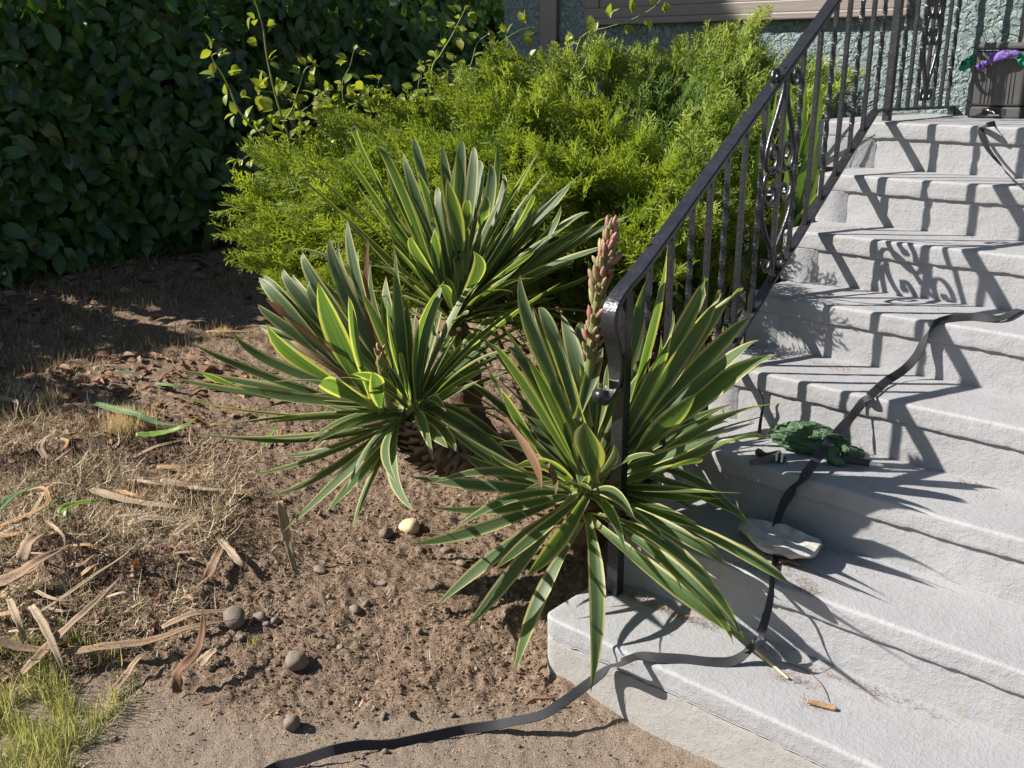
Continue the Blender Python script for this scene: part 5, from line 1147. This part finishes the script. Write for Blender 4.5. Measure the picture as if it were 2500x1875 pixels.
# ================================================================ BLACK WEBBING STRAP trailing down the steps
WEB = M_('black_webbing'); g = WEB.coord('UV', (1, 1, 1)); wv = WEB.n('ShaderNodeTexWave'); wv.inputs['Scale'].default_value = 60; wv.bands_direction = 'Y'; WEB.l(g, wv.inputs[0])
WEB.col((.030, .030, .034)); WEB.set(.7, .35); WEB.bump(wv.outputs[1], .5, .001); WEB = WEB.m
def tread(k, u, v, up_=.004): q = onz(u, v, RISE*k+up_); return q
def strap(pts, w, name, label, twist):
    c = catmull(pts, 9); n = len(c); T = np.gradient(c, axis=0); T /= np.linalg.norm(T, axis=1)[:, None]
    tw = np.interp(np.linspace(0, len(pts)-1, n), range(len(pts)), twist)
    V = []; U = []
    Ls = np.concatenate([[0], np.cumsum(np.linalg.norm(np.diff(c, axis=0), axis=1))])
    prev = None
    for i in range(n):
        n0 = np.array([0, -.35, 1.]); n0 = n0-T[i]*(n0@T[i]); n0 /= np.linalg.norm(n0); s = np.cross(T[i], n0); a = tw[i]
        s2 = s*math.cos(a)+n0*math.sin(a); n2 = np.cross(s2, T[i])
        for q, h in ((-1, 0), (-.9, 1), (0, 1.1), (.9, 1), (1, 0), (0, -.2)): V.append(c[i]+s2*q*w/2+n2*h*.0012); U.append((.5+q*.5, Ls[i]*4))
    F = []
    for i in range(n-1):
        for j in range(6): a = i*6+j; b = i*6+(j+1) % 6; F.append((a, b, b+6, a+6))
    o = link(name, mesh_np(name, V, F, U, False, None, [WEB]), label=label, category='strap'); recentre(o, c[-1]); return o
def Z7(a, b): return (1700+a/2.765, 400+b/2.765)
def Z6(a, b): return (1250+a/2.765, 1275+b/2.765)
def Z4(a, b): return (1800+a/3.16, b/3.16)
def Z8(a, b): return (1700+a/2.765, 900+b/2.765)
def S(f, a, b, mode, val): u, v = f(a, b); return onz(u, v, val) if mode == 'z' else ony(u, v, val) if mode == 'y' else atD(u, v, val)
G_ = lambda f, a, b, h=.006: (lambda p: CAM+(p-CAM)*(1-h/(CZ-p[2])))(gpt(*f(a, b)))
pts = [S(Z7, 2500, 930, 'z', .884), S(Z7, 2212, 975, 'z', .884), S(Z7, 2050, 1040, 'z', .888), S(Z7, 1850, 1035, 'z', .886), S(Z7, 1700, 1045, 'z', .884), S(Z7, 1620, 1075, 'y', yk(5)-.006), S(Z7, 1550, 1170, 'y', yk(5)-.012), S(Z7, 1490, 1290, 'y', yk(5)-.035), S(Z7, 1400, 1390, 'z', .730),
       S(Z7, 1280, 1470, 'z', .712), S(Z7, 1180, 1560, 'z', .708), S(Z8, 1130, 220, 'y', yk(4)-.008), S(Z8, 1050, 320, 'y', yk(4)-.03), S(Z8, 950, 430, 'y', yk(4)-.07), S(Z8, 850, 560, 'y', yk(3)+.12), S(Z8, 740, 710, 'z', .545), S(Z8, 650, 820, 'y', yk(3)-.008), S(Z8, 580, 930, 'y', yk(3)-.03), S(Z8, 530, 1100, 'y', yk(3)-.10), S(Z8, 530, 1250, 'y', yk(3)-.17),
       S(Z8, 510, 1450, 'y', yk(2)-.02), S(Z6, 1750, 470, 'y', yk(2)-.06), S(Z6, 1725, 600, 'y', yk(2)-.09), S(Z6, 1680, 740, 'z', .285), S(Z6, 1635, 815, 'z', .235), S(Z6, 1570, 890, 'z', .20), S(Z6, 1480, 940, 'z', .184), S(Z6, 1340, 945, 'z', .183), S(Z6, 1150, 925, 'z', .184), S(Z6, 980, 915, 'z', .188), S(Z6, 850, 905, 'z', .188), S(Z6, 730, 950, 'z', .184), S(Z6, 650, 990, 'y', yk(1)-.02),
       S(Z6, 500, 1100, 'y', yk(1)-.06), S(Z6, 350, 1210, 'y', yk(1)-.13), G_(Z6, 200, 1290, .05), G_(Z6, 0, 1350, .03)]
Z9 = lambda a, b: (500+a/2.765, 1350+b/2.765)
pts += [G_(Z9, 1950, 1165, .015), G_(Z9, 1750, 1190, .012), G_(Z9, 1500, 1245, .010), G_(Z9, 1250, 1290, .010), G_(Z9, 1050, 1300, .02), G_(Z9, 850, 1340, .03), G_(Z9, 650, 1400, .02), G_(Z9, 480, 1450, .01), G_(Z9, 350, 1530, .01)]
tw = [0, 0, .3, .9, .4, 0, -.3, .4, .9, .6, .6, .9, 1.0, .8, .5, .5, .6, .9, 1.1, 1.2, 1.2, 1.1, 1.0, .8, .2, 0, .5, .9, .8, .6, .1, 0, .2, .5, .5, .3, .2, .5, .9, 1.1, 1.2, .9, .8, .9, .9, .9]
strap(pts, .026, 'webbing_strap', 'long black webbing strap trailing down the steps and across the soil in front', tw[:len(pts)]+[.8]*(len(pts)-len(tw)))
pts = [S(Z4, 1990, 955, 'z', 1.408), S(Z4, 1925, 965, 'z', 1.406), S(Z4, 1880, 985, 'y', yk(8)-.008), S(Z4, 1890, 1060, 'y', yk(8)-.014), S(Z4, 1940, 1160, 'y', yk(8)-.03), S(Z4, 2020, 1260, 'y', yk(8)-.05), S(Z4, 2110, 1370, 'y', yk(8)-.08), S(Z4, 2200, 1440, 'z', 1.236), S(Z4, 2330, 1470, 'z', 1.234)]
strap(pts, .021, 'webbing_strap', 'short black webbing strap hanging over the landing edge near the bin', [1.2, .6, .0, 0, .2, .5, .8, .3, .2])

# ================================================================ THINGS LEFT ON THE STEPS
def crumple(mb_pts, radii, k=14, seed=1, amp=.35, freq=40, squash=(1, 1, 1)):
    mb = MB(); c = catmull(mb_pts, 8); rr = np.interp(np.linspace(0, 1, len(c)), np.linspace(0, 1, len(radii)), radii)
    pr = [(math.cos(2*PI*j/k), math.sin(2*PI*j/k)) for j in range(k)]; mb.sweep(c, pr, scale=rr)
    V = mb.v[0]; ctr = np.repeat(c, k, 0); d = V-ctr; r_ = np.abs(fbm(V[:, 0], V[:, 1], V[:, 2], freq, 3, seed)); V[:] = ctr+d*(1-amp+amp*2*(1-r_*1.5))[:, None]*np.array(squash)
    return mb
def plastic(name, c, tr=.35, tint=(1.2, 1.3, 1.2), rough=.28):
    m = M_(name); g = m.geo(); m.col(m.mix(m.noise(g, 30, 3), tuple(x*.8 for x in c), c)); m.set(rough, .6); m.bump(m.noise(g, 90, 4, .6, 1.5), .8, .006); m.translucent(tr, tint); return m.m
PGRN = plastic('green_bag_film', (.085, .17, .075)); PPUR = plastic('purple_bag_film', (.22, .12, .45), .3, (1.2, 1, 1.5)); PEMR = plastic('emerald_bag_film', (.02, .28, .16), .3)
# green bag
cb = onz(*Z8(760, 545), .53); cb = cb+np.array([0, 0, 0])
def bagmesh(c, size, seed, az, mat, name, zmin, n=4):
    b = bmesh.new(); bmesh.ops.create_icosphere(b, subdivisions=n, radius=1); V = np.array([q.co[:] for q in b.verts])
    r_ = 1-.22*np.abs(fbm(V[:, 0]*1.2+V[:, 1]*.6, V[:, 1]*2.2, V[:, 2]*2.2, 2.6, 4, seed, .62))+.10*fbm(V[:, 0], V[:, 1], V[:, 2], 1.2, 2, seed+5)
    V = V*r_[:, None]*np.array(size); ca, sa = math.cos(az), math.sin(az); V = np.stack([V[:, 0]*ca-V[:, 1]*sa, V[:, 0]*sa+V[:, 1]*ca, V[:, 2]], 1)+c
    V[:, 2] = np.maximum(V[:, 2], zmin+.002*rng.uniform(0, 1, len(V)))
    for q, v in zip(b.verts, V): q.co = v
    me = bpy.data.meshes.new(name); b.to_mesh(me); b.free(); me.materials.append(mat); return me
me = bagmesh(cb+np.array([0, .01, .028]), (.125, .065, .048), 4, .25, PGRN, 'plastic_bag', .527); ob = link('plastic_bag', me, label='crumpled dark green plastic bag lying on the fourth tread from the top beside the yucca', category='plastic bag')
ob['label'] = 'crumpled dark green plastic bag on the third step from the bottom, behind the strap'
recentre(ob, (cb[0], cb[1], .526))
mb = crumple([onz(*Z8(900, 560), .55), onz(*Z8(930, 600), .545), onz(*Z8(1000, 640), .532)], [.02, .022, .008], 10, 3)
me = mb.mesh('tied_end', PGRN, True); me.transform(Matrix.Translation(-Vector(ob.location))); link('tied_end', me, ob)
mb = crumple([onz(*Z8(1000, 570), .55), onz(*Z8(1060, 570), .545), onz(*Z8(1130, 590), .535)], [.02, .014, .006], 10, 8)
me = mb.mesh('tied_end', PGRN, True); me.transform(Matrix.Translation(-Vector(ob.location))); link('tied_end', me, ob)
BLK = mat_plain('black_rubber', (.022, .022, .024), .5, .4, .2); GREYP = mat_plain('grey_wood_stick', (.11, .10, .09), .85, .2); WHT = mat_plain('white_plastic', (.75, .74, .70), .4, .5, .05)
mb = MB(); mb.tube([onz(*Z8(985, 605), .545), onz(*Z8(1170, 638), .540)], .0115, 12); o = mb.build('black_handle', BLK, None, label='black cylindrical handle poking out to the right of the green bag', category='handle', smooth=False); recentre(o, onz(*Z8(985, 605), .53)); bevel(o, .002)
mb = MB(); mb.tube([onz(*Z8(1172, 638), .540), onz(*Z8(1262, 655), .538)], [.007, .003], 8); me = mb.mesh('tip', WHT); me.transform(Matrix.Translation(-o.location)); link('tip', me, o)
mb = MB(); mb.tube([onz(*Z8(372, 637), .538), onz(*Z8(455, 612), .538), onz(*Z8(540, 592), .538)], [.0085, .009, .009], 8); o = mb.build('stick', GREYP, label='short grey stick to the left of the green bag', category='stick'); recentre(o, onz(*Z8(372, 637), .53))
cc = onz(*Z8(572, 590), .545); ca = empty('clip', (cc[0], cc[1], .526), label='small black and white plastic clip in front of the green bag', category='clip')
mb = MB(); mb.box((-.010, -.008, .001), (.012, .008, .019)); o = mb.build('jaw', BLK, ca); bevel(o, .002)
for dx in (-.0125, .004): mb = MB(); mb.box((dx, -.0095, .004), (dx+.007, -.0082, .026)); mb.box((dx, -.0095, .0262), (dx+.007, .006, .029)); o = mb.build('spring', WHT, ca); bevel(o, .001)
mb = MB(); q = catmull([onz(*Z8(415, 560), .535), onz(*Z8(470, 590), .533), onz(*Z8(560, 575), .53)], 8); mb.tube(q, .011, 8); o = mb.build('rubber_loop', BLK, label='black rubber loop under the left end of the green bag', category='loop', smooth=True); recentre(o, q[0])
q = catmull([onz(*Z8(425, 460), .53), ony(*Z8(430, 380), yk(4)-.02), ony(*Z8(448, 250), yk(4)-.02), ony(*Z8(440, 190), yk(4)-.02), ony(*Z8(418, 130), yk(4)-.03)], 6)
mb = MB(); mb.tube(q, np.linspace(.006, .0018, len(q)), 6); o = mb.build('twig', mat_plain('dark_twig_bark', (.03, .025, .02), .8, .2), label='thin dark twig leaning upright against the riser left of the green bag', category='twig', smooth=True); recentre(o, q[0])
# crumpled pale board / paper
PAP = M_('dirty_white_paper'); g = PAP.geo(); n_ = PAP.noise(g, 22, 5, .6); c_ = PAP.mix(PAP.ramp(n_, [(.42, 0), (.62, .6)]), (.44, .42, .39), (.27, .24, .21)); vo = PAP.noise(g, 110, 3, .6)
PAP.col(PAP.mix(PAP.ramp(vo, [(.64, 0), (.70, .8)]), c_, (.06, .05, .04))); PAP.set(.8, .3); PAP.bump(PAP.noise(g, 45, 4), .7, .006); PAP = PAP.m  # dirty mottle, plus dark flecks painted in as crease shade
out = [(285, 1095), (340, 1045), (480, 1060), (640, 1100), (740, 1145), (835, 1190), (825, 1235), (770, 1285), (640, 1285), (560, 1270), (440, 1232), (370, 1170)]
top = np.array([onz(*Z8(a, b-30), .402) for a, b in out]); bot = np.array([onz(*Z8(a*.96+22, b*.97+35), .352) for a, b in out]); ctr = top.mean(0)
mb = MB(); V = []; F = []; n = len(out)
rings = [bot, (bot+top)/2+(top-ctr)*.06, top, ctr+(top-ctr)*.85+np.array([0, 0, .006]), ctr+(top-ctr)*.45+np.array([0, 0, -.004])]
fine = 5
for ri, rg_ in enumerate(rings):
    cl = catmull(list(rg_)+[rg_[0]], fine)[:-1]
    V += [p+np.array([0, 0, .006*float(vnoise(p[0]*40, p[1]*40, ri))]) if ri else p for p in cl]
m_ = n*fine
for r_ in range(len(rings)-1):
    for i in range(m_): a = r_*m_+i; b = r_*m_+(i+1) % m_; F.append((a, b, b+m_, a+m_))
V.append(ctr+np.array([0, 0, .002])); F += [((len(rings)-1)*m_+i, (len(rings)-1)*m_+(i+1) % m_, len(V)-1) for i in range(m_)]
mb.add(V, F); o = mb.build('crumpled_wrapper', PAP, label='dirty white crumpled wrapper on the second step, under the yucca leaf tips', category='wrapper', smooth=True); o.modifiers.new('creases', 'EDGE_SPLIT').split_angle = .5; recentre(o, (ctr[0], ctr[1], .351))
# sticks and chips
BUFF = mat_plain('buff_dry_stem', (.58, .44, .24), .7, .3, .15, 30); CHIP = mat_plain('bark_chip', (.30, .19, .10), .85, .2, .3, 60, .6, 120, .004)
def lie(name, f, pts, z, r, mat, label, cat, flat=1.):
    q = catmull([onz(*f(a, b), z+r*flat) for a, b in pts], 6); mb = MB(); mb.tube(q, np.linspace(r, r*.6, len(q)), 7); o = mb.build(name, mat, label=label, category=cat, smooth=True); recentre(o, q[0]); return o
o = lie('dead_twig', Z6, [(1645, 865), (1730, 940), (1790, 990), (1865, 1055)], .176, .0045, BUFF, 'buff dry stem lying on the bottom step beside the black strap', 'stem')
lie('twig', Z6, [(1820, 940), (1960, 985), (2060, 1060), (2110, 1130), (2140, 1215)], .176, .0012, mat_plain('brown_twig', (.16, .09, .06), .8, .2), 'hair thin curved brown twig on the bottom step', 'twig')
q = onz(*Z6(2088, 1242), .178); mb = MB(); mb.box((-.033, -.006, 0), (.033, .007, .007)); o = mb.build('bark_chip', CHIP, label='small orange brown bark chip on the bottom step', category='bark chip'); o.location = V3(q); o.rotation_euler = (0, .05, .35); bevel(o, .002)
lie('twig', ZD, [(95, 1225), (150, 1195), (210, 1190), (290, 1185)], .012, .005, mat_plain('brown_stick', (.19, .11, .07), .85, .2), 'brown stick on the soil just left of the bottom step', 'twig')
q = [onz(*Z8(a, b), .358) for a, b in ((555, 1292), (640, 1300), (740, 1345), (900, 1415), (1065, 1485))]
mb = MB(); mb.sweep(catmull(q, 6), [(-1, 0), (0, .15), (1, 0), (0, -.1)], scale=np.interp(np.linspace(0, 1, 25), [0, .35, .45, 1], [.016, .012, .003, .0008])); o = mb.build('dead_leaf', PNK, label='dead brown leaf with a long thin tail on the second step below the wrapper', category='dead leaf', smooth=True); recentre(o, q[0])
# pine needles and crumbs in the corners of the treads
NEED = M_('dry_needle'); r = NEED.attr('rnd'); NEED.col(NEED.ramp(r, [(0, (.05, .03, .02)), (.5, (.16, .08, .04)), (1, (.36, .22, .12))])); NEED.set(.8, .2); NEED = NEED.m
def litter(polys, name='needle_litter'):
    X_, Y_, Z_, L2 = [], [], [], []
    for f, pts, k, nn, lmax in polys:
        P4 = np.array([onz(*f(a, b), RISE*k) for a, b in pts]); i = rng.randint(0, len(P4)-1, nn); t = rng.uniform(0, 1, nn)[:, None]; p = P4[i]*(1-t)+P4[i+1]*t+rng.normal(0, .011, (nn, 3))*np.array([1.6, 1, 0])
        ok = p[:, 1] < yk(k+1)+.006; p = p[ok]; X_.append(p[:, 0]); Y_.append(p[:, 1]); Z_.append(np.full(len(p), RISE*k+.0015)); L2.append(rng.uniform(.3, 1, len(p))*lmax)
    x, y, z, L_ = map(np.concatenate, (X_, Y_, Z_, L2)); n = len(x)
    return blades(name, x, y, L_, rng.uniform(.0006, .0014, n), rng.uniform(1.35, 1.57, n), NEED, 'dry pine needles and crumbs gathered in the corners of the steps', 2, z0=z, curl=.1)
litter([(Z6, [(770, 480), (900, 540), (1100, 620), (1350, 710)], 1, 520, .02), (Z6, [(1690, 850), (1850, 915)], 1, 60, .02), (Z6, [(1950, 960), (2212, 1060), (2500, 1170)], 1, 160, .02), (Z6, [(1780, 1040), (1900, 1050)], 1, 60, .03), (Z6, [(1850, 1060), (2060, 1120)], 1, 60, .02), (Z6, [(1990, 1240), (2160, 1240)], 1, 40, .03),
        (Z6, [(2400, 1100), (2900, 1330)], 1, 90, .02), (Z8, [(560, 1320), (700, 1420), (780, 1500)], 2, 120, .02), (Z8, [(870, 1210), (1000, 1260), (1140, 1320)], 2, 80, .022), (Z8, [(230, 1330), (420, 1350)], 2, 60, .02), (Z8, [(640, 1480), (800, 1510)], 2, 60, .02), (Z8, [(1000, 1350), (1500, 1480)], 2, 14, .015), (Z8, [(1000, 550), (1250, 600), (1500, 650)], 3, 70, .02), (Z8, [(1780, 770), (1900, 790)], 3, 30, .02), (Z8, [(1850, 850), (2100, 950)], 3, 12, .02), (Z8, [(370, 600), (620, 660)], 3, 30, .02),
        (Z7, [(400, 1270), (1050, 1380)], 4, 60, .03), (Z7, [(880, 1380), (1050, 1400)], 4, 40, .02), (Z7, [(580, 830), (740, 880)], 5, 26, .03), (Z7, [(780, 900), (950, 900)], 5, 40, .035), (Z7, [(1160, 970), (1250, 975)], 5, 16, .03), (Z7, [(1560, 980), (1650, 990)], 5, 14, .02), (Z7, [(1120, 860), (1280, 875)], 5, 40, .015), (Z7, [(820, 440), (1170, 440)], 6, 60, .03), (Z7, [(1750, 490), (2212, 530)], 6, 40, .015)])
x = np.array([onz(*Z6(a, b), .175) for a, b in ((690, 640), (720, 660))]); 
# ================================================================ PEDAL BIN on the landing
PB = mat_plain('dark_grey_plastic', (.075, .072, .070), .38, .5, .08, 8, .15, 60, .001); CHROME = M_('steel_pedal'); CHROME.col((.55, .55, .55)); CHROME.set(.25, .5, 1); CHROME = CHROME.m
binr = empty('pedal_bin', (-1.435, 4.575, 1.401), label='small dark grey pedal bin with bag ends hanging out, on the landing against the wall', category='bin'); binr.rotation_euler = (0, 0, .10)
def taper(a, b, z0, z1, s=1.0):
    (x0, y0), (x1, y1) = a, b; m = MB(); m.add([(x0, y0, z0), (x1, y0, z0), (x1, y1, z0), (x0, y1, z0), (x0*s, y0*s, z1), (x1*s, y0*s, z1), (x1*s, y1*s, z1), (x0*s, y1*s, z1)], [(0,3,2,1),(4,5,6,7),(0,1,5,4),(1,2,6,5),(2,3,7,6),(3,0,4,7)]); return m
W2 = .098
o = taper((-W2, -.078), (W2, .078), .046, .262, 1.03).build('body', PB, binr); bevel(o, .012, 3)
o = taper((-W2-.003, -.081), (W2+.003, .081), .0, .044).build('base', PB, binr); bevel(o, .008, 3)
o = taper((-W2-.010, -.088), (W2+.010, .088), .266, .293, .97).build('lid', PB, binr); bevel(o, .010, 3)
for dx in (-.06, -.045, -.03, -.015, .015, .03, .045, .06): mb = MB(); mb.box((dx-.0015, -.0815, .06), (dx+.0015, -.0785, .235)); o = mb.build('rib', PB, binr)
q = [(.05*math.cos(a), 0, .292+.034*math.sin(a)) for a in np.linspace(0, PI, 14)]; mb = MB(); mb.tube(q, .0022, 6); mb.build('handle', BLK, binr, True)
mb = MB(); mb.box((-.045, -.0825, .012), (.045, -.0812, .038)); mb.build('pedal_slot', BLK, binr)
mb = MB(); mb.tube([(-.03, -.084, .034), (.0, -.095, .026), (.012, -.110, .018)], .003, 6); mb.box((-.012, -.116, .010), (.03, -.104, .016)); o = mb.build('pedal', CHROME, binr)
Bp = lambda a, b, y: ony(*Z4(a, b), y)
mb = crumple([Bp(2180, 410, 4.478), Bp(2060, 425, 4.470), Bp(1980, 455, 4.466), Bp(1935, 480, 4.466)], [.008, .018, .014, .006], 14, 5, .25, 45, (1, .5, 1)); mb2 = crumple([Bp(1935, 480, 4.466), Bp(1890, 500, 4.464), Bp(1855, 530, 4.462)], [.005, .016, .010], 12, 6, .5, 70, (1, .6, 1)); mb.add(mb2.v[0], mb2.f)
mb3 = crumple([Bp(1925, 415, 4.474), Bp(2010, 430, 4.468), Bp(2120, 420, 4.472)], [.006, .010, .007], 10, 9, .4, 60, (1, .5, 1)); mb.add(mb3.v[0], mb3.f)
o = mb.build('plastic_bag', PPUR, label='purple plastic bag twisted out over the front of the bin', category='plastic bag', smooth=True); recentre(o, Bp(2060, 430, 4.48))
mb = crumple([Bp(1845, 425, 4.50), Bp(1800, 460, 4.49), Bp(1765, 500, 4.48), Bp(1710, 540, 4.475)], [.006, .014, .018, .010], 12, 7, .5, 60); o = mb.build('plastic_bag', PEMR, label='emerald green plastic bag end hanging from the left side of the bin lid', category='plastic bag', smooth=True); recentre(o, Bp(1845, 425, 4.5))
mb = crumple([Bp(2180, 410, 4.50), Bp(2200, 450, 4.49), Bp(2230, 490, 4.48), Bp(2260, 500, 4.475)], [.006, .016, .018, .010], 12, 8, .5, 60); o = mb.build('plastic_bag', PEMR, label='emerald green plastic bag end at the right corner of the bin', category='plastic bag', smooth=True); recentre(o, Bp(2180, 410, 4.5))
# ================================================================ strap leaved plant between juniper and landing
wp = empty('strap_leaved_plant', (-2.05, 3.95, .35), label='broad strap leaved green plant between the juniper and the landing, behind the railing', category='plant')
wr = np.random.RandomState(4)
def wleaf(b, t, w, droop):
    b, t = np.array(b), np.array(t); mb = MB(); m_ = (b+t)/2+np.array([0, 0, droop]); c = catmull([b, m_, t], 7); n = len(c)
    V = []; U = []; T = np.gradient(c, axis=0); T /= np.linalg.norm(T, axis=1)[:, None]
    for i in range(n):
        s = np.cross(T[i], (0, 0, 1)); s /= np.linalg.norm(s)+1e-6; ww = w*math.sin(PI*min(.98, .12+.86*i/(n-1)))**.6*.5
        for q in (-1, 0, 1): V.append(c[i]+s*q*ww+np.array([0, 0, .25*abs(q)*ww])); U.append((.5+.5*q, i/(n-1)))
    F = [(i*3+j, i*3+j+1, i*3+j+4, i*3+j+3) for i in range(n-1) for j in range(2)]
    link('leaf', mesh_np('leaf', np.array(V)-np.array(wp.location), F, U, True, None, [WEED]), wp)
for a, b in [((1960, 870), (1800, 930)), ((1985, 740), (1850, 830)), ((1990, 700), (1900, 760)), ((1975, 790), (1880, 810))]: pass
for k in range(46):
    b = np.array([-2.05, 3.95, .40])+wr.normal(0, .06, 3)*np.array([1.5, 1.5, .3]); u = wr.uniform(1830, 2010); v = wr.uniform(190, 620)
    wleaf(b, atD(u, v, wr.uniform(4.15, 4.5)), wr.uniform(.025, .05), wr.uniform(.05, .16))
